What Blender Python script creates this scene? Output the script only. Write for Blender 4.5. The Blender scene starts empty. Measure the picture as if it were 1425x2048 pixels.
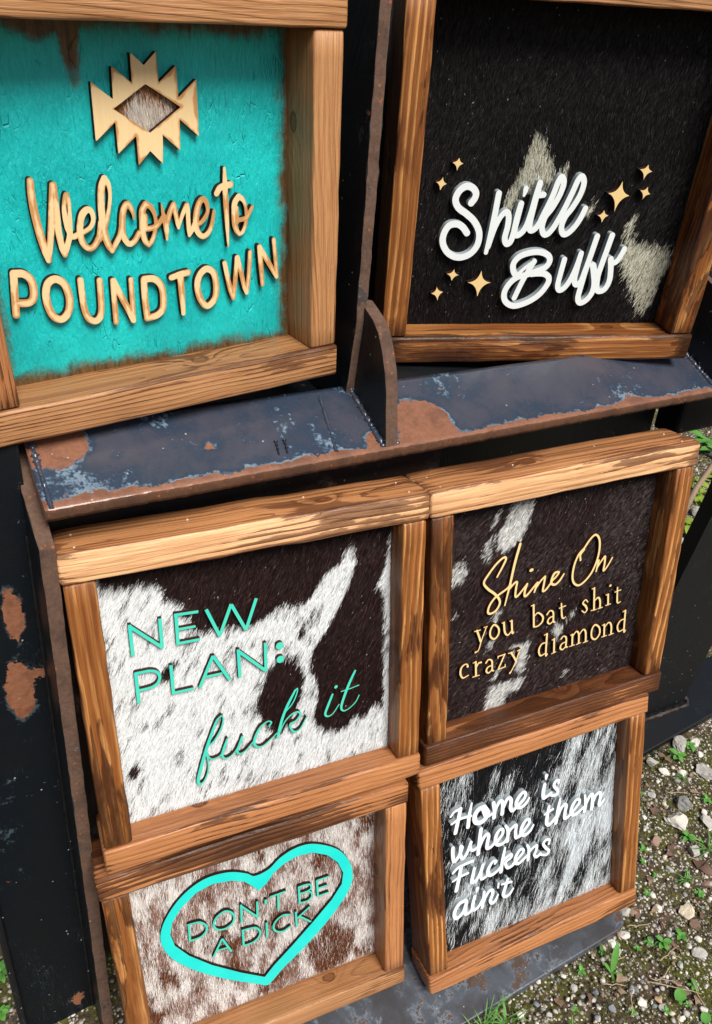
import bpy, bmesh, math, random, json
import numpy as np
from mathutils import Matrix, Vector

# ------------------------------------------------------------------ camera, sky, sun, exposure
SCN = bpy.context.scene
COL = SCN.collection
cam_d = bpy.data.cameras.new('camera')
cam = bpy.data.objects.new('camera', cam_d)
COL.objects.link(cam)
cam_d.sensor_fit = 'VERTICAL'
cam_d.sensor_height = 36.0
cam_d.lens = 36.0 * 1555.0 / 2048.0
cam_d.clip_start = 0.02
cam_d.clip_end = 500.0
CAM_LOC = Vector((-0.00219, -0.35835, 0.27505))
CAM_ROT = Matrix(((0.91245, 0.17764, -0.36862), (-0.40213, 0.55582, -0.72757), (0.07564, 0.8121, 0.57859)))
cam.matrix_world = Matrix.Translation(CAM_LOC) @ CAM_ROT.to_4x4()
SCN.camera = cam

SUN_EL, SUN_AZ = math.radians(55), math.radians(10)      # azimuth: to the right of straight behind the viewer
world = bpy.data.worlds.new('World')
SCN.world = world
world.use_nodes = True
wn = world.node_tree
bg = wn.nodes['Background']
sky = wn.nodes.new('ShaderNodeTexSky')
sky.sky_type = 'NISHITA'
sky.sun_disc = False
sky.sun_elevation = SUN_EL
sky.sun_rotation = math.pi - SUN_AZ
sky.dust_density = 4.0
sky.air_density = 1.0
sky.ozone_density = 1.0
wn.links.new(sky.outputs[0], bg.inputs[0])
bg.inputs[1].default_value = 0.052
sun_d = bpy.data.lights.new('sun', 'SUN')
sun_d.energy = 3.3
sun_d.angle = math.radians(26)
sun_d.color = (1.0, 0.95, 0.87)
sun = bpy.data.objects.new('sun', sun_d)
COL.objects.link(sun)
sdir = Vector((math.sin(SUN_AZ) * math.cos(SUN_EL), -math.cos(SUN_AZ) * math.cos(SUN_EL), math.sin(SUN_EL)))
sun.rotation_euler = sdir.to_track_quat('Z', 'Y').to_euler()
sun.location = sdir * 5
SCN.view_settings.view_transform = 'Standard'
SCN.view_settings.look = 'None'
SCN.view_settings.exposure = 0.48
SCN.view_settings.gamma = 1.0
SCN.render.engine = 'CYCLES'
SCN.cycles.use_denoising = True
SCN.cycles.max_bounces = 8

random.seed(7)
RNG = np.random.default_rng(11)

# ------------------------------------------------------------------ object helpers
def mesh_obj(name, verts, faces, mats, parent=None, mat_idx=None, smooth=False, loc=None, rot=None):
    me = bpy.data.meshes.new(name)
    me.from_pydata([tuple(map(float, v)) for v in verts], [], [tuple(map(int, f)) for f in faces])
    return finish(name, me, mats, parent, mat_idx, smooth, loc, rot)

def finish(name, me, mats, parent=None, mat_idx=None, smooth=False, loc=None, rot=None):
    for m in (mats if isinstance(mats, (list, tuple)) else [mats]):
        me.materials.append(m)
    if mat_idx is not None:
        me.polygons.foreach_set('material_index', np.asarray(mat_idx, dtype=np.int32))
    if smooth is True:
        me.polygons.foreach_set('use_smooth', [True] * len(me.polygons))
    elif smooth is not False:
        me.polygons.foreach_set('use_smooth', list(map(bool, smooth)))
    me.update()
    o = bpy.data.objects.new(name, me)
    COL.objects.link(o)
    if parent is not None:
        o.parent = parent
    if loc is not None:
        o.location = loc
    if rot is not None:
        o.rotation_euler = rot
    return o

def fast_mesh(name, V, F):
    """mesh from an (n,3) vertex array and an (m,k) face array"""
    me = bpy.data.meshes.new(name)
    V = np.asarray(V, dtype=np.float32); F = np.asarray(F, dtype=np.int32)
    me.vertices.add(len(V)); me.vertices.foreach_set('co', V.ravel())
    k = F.shape[1]
    me.loops.add(F.size); me.loops.foreach_set('vertex_index', F.ravel())
    me.polygons.add(len(F))
    me.polygons.foreach_set('loop_start', np.arange(0, F.size, k, dtype=np.int32))
    me.polygons.foreach_set('loop_total', np.full(len(F), k, dtype=np.int32))
    me.update(calc_edges=True)
    return me

def tag(o, label, cat, group=None):
    o['label'] = label; o['category'] = cat
    if group: o['group'] = group
    return o

def thing(name, label, cat, loc=(0, 0, 0), rot=None, group=None):
    o = bpy.data.objects.new(name, None)
    COL.objects.link(o)
    o.empty_display_size = 0.02
    m = Matrix.Translation(Vector(loc))
    if rot is not None:
        m = m @ Matrix(rot).to_4x4()
    o.matrix_world = m
    return tag(o, label, cat, group)

# ------------------------------------------------------------------ node helpers
class E:
    """a float or colour socket with arithmetic"""
    def __init__(s, t, sock): s.t, s.s = t, sock
    def _m(s, op, *a):
        n = s.t.nodes.new('ShaderNodeMath'); n.operation = op
        for i, x in enumerate((s,) + a):
            if isinstance(x, E): s.t.links.new(x.s, n.inputs[i])
            else: n.inputs[i].default_value = float(x)
        return E(s.t, n.outputs[0])
    def __add__(s, o): return s._m('ADD', o)
    __radd__ = __add__
    def __mul__(s, o): return s._m('MULTIPLY', o)
    __rmul__ = __mul__
    def __sub__(s, o): return s._m('SUBTRACT', o)
    def __rsub__(s, o): return (s * -1.0) + o
    def __truediv__(s, o): return s._m('DIVIDE', o)
    def frac(s): return s._m('FRACT')
    def sqrt(s): return s._m('SQRT')
    def abs(s): return s._m('ABSOLUTE')
    def pow(s, p): return s._m('POWER', p)
    def min(s, o): return s._m('MINIMUM', o)
    def max(s, o): return s._m('MAXIMUM', o)
    def floor(s): return s._m('FLOOR')
    def exp(s): return s._m('EXPONENT')
    def step(s, a, b, lo=0.0, hi=1.0):
        n = s.t.nodes.new('ShaderNodeMapRange'); n.interpolation_type = 'SMOOTHSTEP'
        s.t.links.new(s.s, n.inputs[0])
        for i, x in zip((1, 2, 3, 4), (a, b, lo, hi)):
            if isinstance(x, E): s.t.links.new(x.s, n.inputs[i])
            else: n.inputs[i].default_value = float(x)
        return E(s.t, n.outputs[0])

class Mat:
    def __init__(s, name, rough=0.5, spec=0.5, metal=0.0):
        s.m = bpy.data.materials.new(name); s.m.use_nodes = True
        s.t = s.m.node_tree; s.b = s.t.nodes['Principled BSDF']
        s.b.inputs['Roughness'].default_value = rough
        s.b.inputs['Specular IOR Level'].default_value = spec
        s.b.inputs['Metallic'].default_value = metal
    def coord(s, kind='Object'):
        n = s.t.nodes.new('ShaderNodeTexCoord'); return E(s.t, n.outputs[kind])
    def xyz(s, v):
        n = s.t.nodes.new('ShaderNodeSeparateXYZ'); s.t.links.new(v.s, n.inputs[0])
        return [E(s.t, n.outputs[i]) for i in range(3)]
    def vec(s, x, y, z):
        n = s.t.nodes.new('ShaderNodeCombineXYZ')
        for i, a in enumerate((x, y, z)):
            if isinstance(a, E): s.t.links.new(a.s, n.inputs[i])
            else: n.inputs[i].default_value = float(a)
        return E(s.t, n.outputs[0])
    def noise(s, v, scale=1.0, detail=3.0, rough=0.55, dist=0.0, color=False):
        n = s.t.nodes.new('ShaderNodeTexNoise')
        s.t.links.new(v.s, n.inputs['Vector'])
        n.inputs['Scale'].default_value = scale; n.inputs['Detail'].default_value = detail
        n.inputs['Roughness'].default_value = rough; n.inputs['Distortion'].default_value = dist
        return E(s.t, n.outputs['Color' if color else 'Fac'])
    def voro(s, v, scale=1.0, feature='F1', out='Distance', rnd=1.0):
        n = s.t.nodes.new('ShaderNodeTexVoronoi'); n.feature = feature
        s.t.links.new(v.s, n.inputs['Vector']); n.inputs['Scale'].default_value = scale
        n.inputs['Randomness'].default_value = rnd
        return E(s.t, n.outputs[out])
    def attr(s, name, out='Fac'):
        n = s.t.nodes.new('ShaderNodeAttribute'); n.attribute_name = name
        return E(s.t, n.outputs[out])
    def objinfo(s, out):
        n = s.t.nodes.new('ShaderNodeObjectInfo'); return E(s.t, n.outputs[out])
    def rgb(s, c):
        n = s.t.nodes.new('ShaderNodeRGB'); n.outputs[0].default_value = (*c, 1.0); return E(s.t, n.outputs[0])
    def mix(s, f, a, b, mode='MIX'):
        n = s.t.nodes.new('ShaderNodeMix'); n.data_type = 'RGBA'; n.blend_type = mode
        for i, x in ((0, f), (6, a), (7, b)):
            if isinstance(x, E): s.t.links.new(x.s, n.inputs[i])
            elif i == 0: n.inputs[0].default_value = float(x)
            else: n.inputs[i].default_value = (*x, 1.0)
        return E(s.t, n.outputs[2])
    def base(s, c): s.t.links.new(c.s, s.b.inputs['Base Color'])
    def set(s, inp, e): s.t.links.new(e.s, s.b.inputs[inp])
    def bump(s, h, strength=0.3, dist=0.001):
        n = s.t.nodes.new('ShaderNodeBump'); n.inputs['Strength'].default_value = strength
        n.inputs['Distance'].default_value = dist
        s.t.links.new(h.s, n.inputs['Height']); s.t.links.new(n.outputs[0], s.b.inputs['Normal'])

def flat(name, c, rough=0.5, spec=0.5, var=0.0, scale=400.0):
    m = Mat(name, rough, spec)
    if var:
        n = m.noise(m.coord(), scale, 3)
        m.base(m.mix(n, tuple(x * (1 - var) for x in c), tuple(min(1, x * (1 + var)) for x in c)))
    else:
        m.b.inputs['Base Color'].default_value = (*c, 1)
    return m.m

# ------------------------------------------------------------------ wood
def wood(name, pale, mid, dark, burnt, invert, burn=0.5, ring=0.0030, rough=0.42, side=.4):
    """stained softwood; object colour carries per-board values: r,g seed, b tone"""
    m = Mat(name, rough, 0.45)
    P = m.coord()
    x, y, z = m.xyz(P)
    oc = m.xyz(m.objinfo('Color'))
    sd, sd2, tone = oc
    seedv = m.vec(sd * 13.0, sd2 * 17.0, sd * 7.0)
    def shifted(a, b, c):
        n = m.t.nodes.new('ShaderNodeVectorMath'); n.operation = 'ADD'
        m.t.links.new(m.vec(a, b, c).s, n.inputs[0]); m.t.links.new(seedv.s, n.inputs[1])
        return E(m.t, n.outputs[0])
    warp = m.noise(shifted(x * 5.0, y * 26.0, z * 26.0), 1.0, 2.0, 0.5) - 0.5
    warp2 = m.noise(shifted(x * 14.0, y * 150.0, z * 150.0), 1.0, 3.0, 0.55) - 0.5
    # centre of the tree, leaning along the board so that faces show long cathedral arches
    cy = (sd - 0.5) * 0.05 + x * ((sd2 - 0.5) * 0.16)
    cz = (sd2 * 0.035) + 0.014 + x * ((sd - 0.5) * 0.10)
    # one knot per board
    kx = (sd2 - 0.5) * 0.17; ky = (sd - 0.5) * 0.010
    dx, dy = x - kx, y - ky
    kd = (dx * dx * 0.45 + dy * dy + z * z * 0.02).sqrt()
    dyc = y - cy; dzc = z - cz
    r = (dyc * dyc + dzc * dzc).sqrt() + warp * 0.010 + warp2 * 0.0018 + (kd * -130.0).exp() * 0.010
    q = r * (1.0 / ring)
    f = q.frac()
    yr = m.noise(m.vec(q.floor() * 3.7, sd * 9.0, 0.0), 1.0, 0.0)          # good and lean years
    fade = m.noise(shifted(x * 9.0, y * 60.0, z * 60.0), 1.0, 3.0, 0.6)
    late = (f.step(0.30, 0.84) - f.step(0.90, 1.0)) * yr.step(.25, .65, .35, 1.0) * fade.step(.25, .6, .45, 1.0)
    fib = m.noise(shifted(x * 34.0, y * 1500.0, z * 1500.0), 1.0, 3.0, 0.65)
    fib2 = m.noise(shifted(x * 14.0, y * 420.0, z * 420.0), 1.0, 3.0, 0.6)
    blot = m.noise(shifted(x * 13.0, y * 60.0, z * 60.0), 1.0, 5.0, 0.62, 0.5)
    big = m.noise(shifted(x * 6.5, y * 22.0, z * 22.0), 1.0, 3.0, 0.55)
    if invert:   # torched: hard late wood stays pale between scorched bands
        c = m.mix(late.pow(1.5) * 0.9, mid, pale)
        c = m.mix(fib2.step(.45, .7) * .5, c, dark)
        c = m.mix(blot.step(0.50, 0.66) * 0.75, c, dark)
    else:
        c = m.mix(fib2.step(.3, .75) * .6, pale, mid)
        c = m.mix(late * 0.55, c, mid)
        c = m.mix(late.pow(4.0) * 0.75, c, dark)
    c = m.mix(fib.step(0.42, 0.85) * 0.50, c, dark)
    lines = m.noise(shifted(x * 7.0, y * 800.0, z * 800.0), 1.0, 2.0, .55)
    c = m.mix(lines.step(.50, .60) * (.26 if not invert else .36), c, dark)
    corner = (y.abs() * (1 / 0.0197)).min(1.0).pow(9.0) * (z.abs() * (1 / 0.0097)).min(1.0).pow(9.0)
    # the narrow-grained sides are mixed darker and redder than the planed faces
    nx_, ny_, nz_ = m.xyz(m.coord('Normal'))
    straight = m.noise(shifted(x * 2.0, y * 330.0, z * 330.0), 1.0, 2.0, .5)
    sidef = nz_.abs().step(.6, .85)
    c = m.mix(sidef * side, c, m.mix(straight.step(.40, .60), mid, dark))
    c = m.mix(corner.step(.42, .75) * blot.step(.42, .58) * .55, c, pale)      # sanded arrises
    # drying checks: thin dark splits along the grain
    chk = m.noise(shifted(x * 10.0, y * 330.0, z * 330.0), 1.0, 1.0, .4)
    chk = (chk - .5).abs().step(.0045, .001) * m.noise(shifted(x * 9.0, y * 30.0, z * 30.0), 1.0, 1.0).step(.55, .62)
    c = m.mix(chk * .85, c, tuple(v * .3 for v in burnt))
    # torch marks: ragged scorched patches that stop at the growth rings, heavier on corners and ends
    edge = (y.abs() * (1 / 0.0200)).pow(8.0) * (z.abs() * (1 / 0.0098)).pow(8.0) * 0.12 + (x.abs() * (1 / 0.116)).pow(16.0) * 0.08
    bm = big * 0.55 + blot * 0.45 + edge + (tone - 0.5) * 0.25 + (f - .5) * 0.10 + (fib2 - .5) * .10
    t0 = 0.632 - burn * 0.21
    scorch = bm.step(t0, t0 + 0.032)
    c = m.mix(scorch * 0.75, c, burnt)
    c = m.mix(bm.step(t0 + .06, t0 + .16) * 0.7, c, tuple(v * .35 for v in burnt))
    c = m.mix(tone.step(0.4, 1.0) * 0.35, c, dark)
    # the knot itself
    kn = m.noise(shifted(x * 200.0, y * 200.0, z * 40.0), 1.0, 2.0)
    kk = (kd + (kn - 0.5) * 0.002)
    c = m.mix(kk.step(0.0042, 0.0026) * 0.75, c, dark)
    c = m.mix(kk.step(0.0026, 0.0036) * kk.step(0.0046, 0.0038) * 0.8, c, burnt)
    m.base(c)
    h = late * 0.6 + fib * 0.9 + fib2 * .7 - chk * 1.5 - scorch * .25 + kk.step(0.002, 0.005) * 0.4
    m.bump(h, 0.6, 0.0008)
    m.set('Roughness', fib * 0.22 + (rough - 0.1))
    return m.m

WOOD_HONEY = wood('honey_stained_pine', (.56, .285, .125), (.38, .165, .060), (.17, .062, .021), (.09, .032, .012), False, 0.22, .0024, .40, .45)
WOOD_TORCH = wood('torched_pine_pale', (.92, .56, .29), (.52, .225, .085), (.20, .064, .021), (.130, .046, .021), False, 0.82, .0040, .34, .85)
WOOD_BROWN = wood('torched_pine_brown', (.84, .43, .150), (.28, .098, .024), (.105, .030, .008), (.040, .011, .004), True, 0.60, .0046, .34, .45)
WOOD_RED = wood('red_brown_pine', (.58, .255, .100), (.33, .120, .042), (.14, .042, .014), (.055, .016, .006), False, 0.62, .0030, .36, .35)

# ------------------------------------------------------------------ letters
def birch():
    m = Mat('laser_cut_birch', 0.5, 0.3)
    e = m.attr('edge'); x, y, z = m.xyz(m.coord())
    n = m.noise(m.vec(x * 60, y * 60, z * 60), 1, 3)
    g = m.noise(m.vec(x * 900, y * 900, z * 40), 1, 2)
    c = m.mix(g, (.86, .66, .37), (.78, .55, .28))
    c = m.mix((e - (n - 0.47) * 15.0).step(1.6, -0.6) * 0.85, c, (.50, .215, .06))   # brown laser scorch along the cut
    m.base(c); return m.m
BIRCH = birch()
CHAR = flat('charred_plywood_edge', (.020, .010, .007), 0.7, 0.2, .4, 900)
CHAR_RED = flat('brown_plywood_edge', (.040, .014, .009), 0.65, 0.2, .4, 900)
GOLD = flat('pale_birch', (.82, .60, .28), 0.45, 0.35, .08, 300)
WHITE = flat('white_letter_paint', (.80, .86, .88), 0.35, 0.5, .04, 300)
WHITE_SIDE = flat('shaded_white_letter_edge', (.36, .43, .47), 0.4, 0.45, .2, 500)  # greyer than the white fronts: shade of the sides put into the colour
def teal_letter(name, a, b):
    m = Mat(name, 0.35, 0.5); x, y, z = m.xyz(m.coord())
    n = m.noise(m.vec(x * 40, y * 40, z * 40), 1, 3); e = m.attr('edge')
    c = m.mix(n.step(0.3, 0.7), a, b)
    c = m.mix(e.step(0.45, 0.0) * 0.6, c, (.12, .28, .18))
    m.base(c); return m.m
MINT = teal_letter('mint_letter_paint', (.035, .60, .50), (.07, .62, .46))
AQUA = teal_letter('aqua_letter_paint', (.01, .66, .62), (.02, .72, .64))

# outlines of the cut letters (centre lines with half widths, or polygons) and of the hide markings,
# in each sign's own plane, thousandths of its unit
DATA = {"D": {
 "welcome": [
  {"n": "script_word", "b": 0, "s": [
    [[90.7, 159.4, 3], [89.6, 171.5, 3.3], [89.7, 187.8, 3.5], [91.3, 206.4, 3.6], [93.5, 222.4, 3.2], [94.8, 230, 2.2]],
    [[95, 230, 2.2], [97.9, 217.9, 2.8], [101.1, 204.7, 3], [105, 185.6, 3], [109.3, 164, 2.8]],
    [[109.9, 164.1, 3], [109.2, 183.3, 3], [108.1, 205.3, 3], [109, 219.1, 3], [110.5, 226.2, 2.4]],
    [[110.5, 226.2, 2.4], [114.2, 217.8, 2.6], [117.8, 208.1, 2.6], [116.4, 201.6, 2.3], [115.9, 191.8, 2.3], [116.7, 182.2, 2], [119.9, 172.9, 2.2], [121.3, 178.2, 1.9], [121, 186, 1.6], [119.6, 197.5, 2.2], [118.5, 208.2, 2.2]],
    [[118, 209.5, 2.6], [121.6, 210.5, 2.6], [126.1, 208.5, 2.6], [132, 206.8, 2.2], [137.7, 203.7, 2.2], [141.4, 197.6, 2], [141.2, 190.4, 2.4], [137.7, 187.4, 3], [132.7, 190.6, 3.2], [129.5, 197.5, 3.1], [127.6, 206.3, 3.1], [128.2, 214.7, 3.1], [130.9, 220.5, 2.9], [135.4, 222.7, 2.8], [140.1, 220.1, 2.8], [145, 213.1, 2.8]],
    [[144.9, 213.6, 2.6], [148.7, 200.1, 3]],
    [[156.8, 161.5, 3], [153.2, 169.1, 3.3], [151, 182.2, 3.3], [150.2, 196.6, 3.3], [150.4, 209.5, 3.6], [152.7, 221, 3.2], [155.7, 227.5, 2.3]],
    [[156.8, 161.5, 2.6], [159.9, 166.5, 2.2], [160.3, 176.7, 1.7], [157.3, 189.9, 1.8], [153.5, 200.5, 2.4], [149.3, 209.4, 2.4], [145.1, 215.5, 2.4]],
    [[155.7, 227.5, 2.3], [160.6, 220.4, 2.6], [165.3, 213.3, 2.6], [168.4, 203.8, 2.6]],
    [[180.7, 199.3, 1], [180.2, 192.8, 2], [176.3, 185.6, 3], [171.8, 190.2, 3.1], [169.2, 200.1, 3.1], [168.2, 211.2, 3.1], [170.3, 219, 2.9], [173.9, 222.7, 2.7], [179.2, 220.4, 2.7], [184.6, 213.3, 2.7]],
    [[193.9, 187, 3], [190, 193.1, 3.2], [188.9, 203.3, 3.2], [188.2, 212.7, 3.2], [189.9, 221.5, 2.9], [193.2, 225.7, 2.2]],
    [[191.6, 197.9, 3], [190.8, 210.1, 3]],
    [[193.9, 187, 3], [198.8, 190.1, 2.6], [201.9, 197.4, 1.8], [202.5, 206.4, 1.8], [199.9, 215.8, 2], [196.7, 222.2, 2.4], [193.2, 225.7, 2.2]],
    [[190, 210, 2.6], [196.7, 210, 2.6], [202.6, 208.5, 2.6], [207.9, 203.6, 2.3], [211.2, 199.6, 2.3]],
    [[209.9, 188.2, 0.7], [210.6, 195.8, 1.6], [212.1, 203.5, 2.8], [212.9, 213.2, 2.7], [212.5, 222.4, 1.2]],
    [[213.3, 208.4, 2.6], [217.7, 197.3, 2.6], [222.1, 189.7, 2.5]],
    [[222.6, 189.2, 2.4], [223.9, 198.8, 2.4], [225, 207.5, 2.2], [225.7, 212.3, 1.5]],
    [[225.7, 212.3, 1.5], [230.2, 201.3, 2.1], [236, 191.2, 2.4]],
    [[236.9, 191.3, 2.2], [236.8, 201.8, 2.3], [236.6, 213.5, 2.4], [236.7, 220.9, 1.6]],
    [[236.7, 220.9, 1.6], [240.6, 214.8, 2.6], [244.6, 208.3, 2.8]],
    [[243.3, 210.2, 2.4], [249.4, 209.8, 2.2], [254.7, 205.3, 2.2], [258.4, 198.8, 2], [257.6, 191, 2.2], [254, 186.9, 2.7], [249.7, 190.4, 3], [246.4, 198.8, 3.3], [244.8, 208.4, 3.3], [245.3, 216.3, 3], [248.6, 221.6, 2.8], [252.9, 223.2, 2.8], [258.2, 219.5, 2.6], [262.2, 211.9, 2.2], [265.2, 199.4, 1.6]],
   ], "p": [
   ], "h": [
   ]},
  {"n": "script_letter", "b": 0, "s": [
    [[278.9, 159.4, 1.4], [279, 168.7, 2.3], [278.9, 180.1, 3], [279.1, 194.7, 3], [279.3, 214.5, 2.3], [279.4, 236.4, 0.9]],
    [[269.3, 182.8, 3], [272.9, 178, 3.2], [278.6, 176.1, 3.2], [285.1, 175.3, 3.4]],
   ], "p": [
   ], "h": [
   ]},
  {"n": "script_letter", "b": 0, "s": [
    [[293.6, 187.5, 3], [289, 193.5, 3.2], [288, 204.3, 3.2], [288.2, 214.3, 3.2], [290, 221.1, 2.8], [293.1, 225.2, 2]],
    [[290.8, 198.6, 2.2], [290.9, 212.5, 2.2]],
    [[293.6, 187.5, 3], [298.8, 191.3, 2.3], [301.2, 198.4, 1.7], [301.8, 207.5, 1.7], [300.5, 215.5, 2], [297, 222.8, 2], [293.1, 225.2, 2]],
    [[290.5, 210.3, 2.3], [295.7, 210.5, 2.3], [301.9, 209, 2.4], [305.6, 203.8, 2.2], [309, 198.8, 1.8]],
   ], "p": [
   ], "h": [
   ]},
  {"n": "letter", "b": 0, "s": [
    [[61.7, 237.5, 3.4], [59.1, 257.2, 3.4], [56.9, 276.1, 3.4]],
    [[62.3, 237.8, 3.6], [70.5, 239.1, 3.6], [75.9, 245.4, 3.6], [76.7, 254.9, 3.6], [74.6, 263.2, 3.6], [69.2, 266.3, 3.6], [58.5, 264.9, 3.6]],
   ], "p": [
   ], "h": [
   ]},
  {"n": "letter", "b": 0, "s": [
    [[98.5, 247.5, 3.6], [105.5, 253.1, 3.6], [108.2, 266.1, 3.6], [106.3, 277.8, 3.6], [101.3, 285, 3.6], [95.3, 286.4, 3.6], [89.5, 280.7, 3.6], [86.8, 268.9, 3.6], [87.6, 257.4, 3.6], [91.4, 249.8, 3.6], [98.5, 247.5, 3.6]],
   ], "p": [
   ], "h": [
   ]},
  {"n": "letter", "b": 0, "s": [
    [[121.1, 251.3, 3.1], [120.8, 265.9, 3.1], [120.9, 280, 3.1], [123.7, 289.6, 3.4], [129.2, 293.6, 3.4], [134.4, 291.3, 3.4], [137.4, 283.5, 3.1], [138.8, 268.5, 3.1], [139.7, 254.2, 3.1]],
   ], "p": [
   ], "h": [
   ]},
  {"n": "letter", "b": 0, "s": [
    [[152.7, 255.9, 2.8], [151.7, 275.4, 2.8], [150.7, 298.1, 2.8]],
    [[153, 256.4, 3.2], [159.5, 273.5, 3.2], [165, 287.7, 3.2], [168.4, 299.3, 2.6]],
    [[171, 257.3, 2.6], [170, 278, 2.6], [168.9, 299.4, 2.6]],
   ], "p": [
   ], "h": [
   ]},
  {"n": "letter", "b": 0, "s": [
    [[184.1, 259.5, 3.4], [183.4, 280, 3.4], [183.7, 299.1, 3.4]],
    [[184.7, 258.7, 3.5], [195.2, 259.9, 3.5], [201.9, 268, 3.5], [203, 280.7, 3.5], [201, 292.1, 3.5], [194.6, 297.6, 3.5], [184, 299.2, 3.5]],
   ], "p": [
   ], "h": [
   ]},
  {"n": "letter", "b": 0, "s": [
    [[213.7, 260.8, 3], [223.5, 258.9, 3.4], [232.2, 257.9, 3.4]],
    [[223.5, 259.4, 3.6], [223.7, 280.5, 3.3], [223.6, 300.5, 2.3]],
   ], "p": [
   ], "h": [
   ]},
  {"n": "letter", "b": 0, "s": [
    [[254, 256.8, 3.5], [260.9, 262, 3.5], [263.1, 274.1, 3.5], [261.7, 287, 3.5], [256.2, 294.4, 3.5], [250.2, 296, 3.5], [244.7, 288.9, 3.5], [241.8, 277.7, 3.5], [242.7, 267.1, 3.5], [247.2, 259.8, 3.5], [254, 256.8, 3.5]],
   ], "p": [
   ], "h": [
   ]},
  {"n": "letter", "b": 0, "s": [
    [[274.4, 253.1, 2.6], [277.1, 269.5, 2.6], [280, 282.9, 2.9], [282.8, 292.2, 2.4]],
    [[282.8, 292.2, 2.4], [286.2, 270.6, 2.6], [289.1, 249, 2.6]],
    [[289.6, 249.1, 2.6], [293.4, 266.1, 2.6], [296.4, 280.8, 2.6], [299.2, 288.4, 2.4]],
    [[299.2, 288.4, 2.4], [302.4, 269.4, 2.4], [304.8, 245, 2.4]],
   ], "p": [
   ], "h": [
   ]},
  {"n": "letter", "b": 0, "s": [
    [[316.3, 240.7, 2.9], [317.6, 260.4, 2.9], [319, 282.1, 2.3]],
    [[316.6, 241.5, 2.9], [326.7, 258.2, 2.9], [336.8, 275.5, 2.4]],
    [[333.9, 234.8, 2.4], [335.7, 254.9, 2.4], [337.1, 275.5, 2.4]],
   ], "p": [
   ], "h": [
   ]},
  {"n": "star_ornament", "b": 0, "s": [
   ], "p": [
    [[155.2, 82.4], [173.5, 96.4], [175.1, 70.5], [192.3, 83.8], [193.3, 59.9], [205, 69.9], [217.3, 59], [217.5, 83.8], [235.5, 69.7], [235.5, 96], [254.6, 80.8], [253.8, 129.7], [235.4, 114.4], [233.6, 141.2], [217.3, 127], [215.1, 152.2], [203.6, 140.2], [191, 152.2], [191.5, 126.9], [172.7, 141.4], [173.3, 114.7], [153.3, 130.3]],
   ], "h": [
    [[204.8, 84.7], [237.1, 103.9], [205.3, 124.5], [172.8, 104.2]],
   ]},
 ],
 "buff": [
  {"n": "script_letter", "b": 0, "s": [
    [[115.1, 254.1, 4.21], [119.1, 248, 4.21], [119.4, 241.4, 4.21], [113.7, 235.5, 4.21], [105.1, 234.5, 4.21], [97, 240.6, 4.21], [93.9, 250.8, 4.21], [99.4, 260.4, 4.21], [111, 267.6, 4.21], [123.1, 277.3, 4.21], [131.1, 291, 4.21], [130.7, 306.4, 4.21], [122.1, 318.1, 4.21], [107.6, 322.7, 4.21], [93.3, 317.6, 4.21], [84.4, 306.1, 4.21], [83.3, 294.1, 4.21], [89, 282.7, 4.21], [99.3, 280.1, 4.21], [107.8, 283.8, 4.21], [114.5, 291.2, 4.21]],
   ], "p": [
   ], "h": [
   ]},
  {"n": "script_word", "b": 0, "s": [
    [[150, 242, 3.89], [148, 279.5, 3.89], [144.1, 316, 2.81]],
    [[146.2, 308.8, 3.02], [151.2, 284.5, 3.46], [157.6, 269.4, 3.46], [164.2, 264.3, 3.89], [168, 270.5, 3.89], [168.5, 283, 3.89], [167, 297, 3.89], [170.7, 304.5, 3.89], [175.8, 301.4, 3.89], [178.1, 289.2, 3.89], [179.5, 270.3, 3.89], [182, 253.9, 3.89]],
    [[182, 253.9, 3.89], [180, 272.8, 3.89], [178.9, 287.9, 3.89], [182.7, 293.4, 3.89], [189.2, 289.7, 3.89], [194.3, 280.1, 3.89], [197.9, 262.6, 3.89], [200.1, 245.3, 3.89], [202.8, 228.4, 3.89]],
    [[202.8, 228.4, 3.89], [200.1, 252.6, 3.89], [198.2, 278.8, 3.89], [200.8, 286.7, 3.89], [206.9, 284.4, 3.89], [213.1, 273.6, 3.89], [218.8, 257.3, 3.89]],
    [[201.7, 243.4, 3.67], [210.4, 242.4, 3.67]],
    [[212.9, 272.3, 3.78], [222.4, 244.9, 3.78], [226.8, 226.7, 3.78], [230.3, 220.6, 3.78], [234.5, 226.5, 3.78], [232.6, 241, 3.78], [225.2, 258.4, 3.78], [217.9, 269.7, 3.78], [216, 282.4, 3.78], [220.1, 291.3, 3.78], [226.3, 290.6, 3.78], [233.8, 279.6, 3.78], [241.2, 261.9, 3.78]],
    [[233.8, 279.6, 3.78], [241.2, 261.9, 3.78], [248.7, 239.5, 3.78], [253.4, 223.7, 3.78], [257.8, 219.4, 3.78], [262.1, 227.1, 3.78], [260.2, 241.7, 3.78], [252.8, 257.9, 3.78], [245.6, 269.3, 3.78], [243, 282.1, 3.78], [247.4, 291, 3.78], [254.2, 289.6, 3.78], [262.1, 280.6, 3.78], [267.9, 269, 3.78], [271.3, 258.3, 3.78]],
   ], "p": [
   ], "h": [
   ]},
  {"n": "script_dot", "b": 0, "s": [
    [[185.1, 235.3, 3.46], [184.8, 239.5, 2.81], [183.9, 243.8, 1.73]],
   ], "p": [
   ], "h": [
   ]},
  {"n": "script_letter", "b": 0, "s": [
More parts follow.
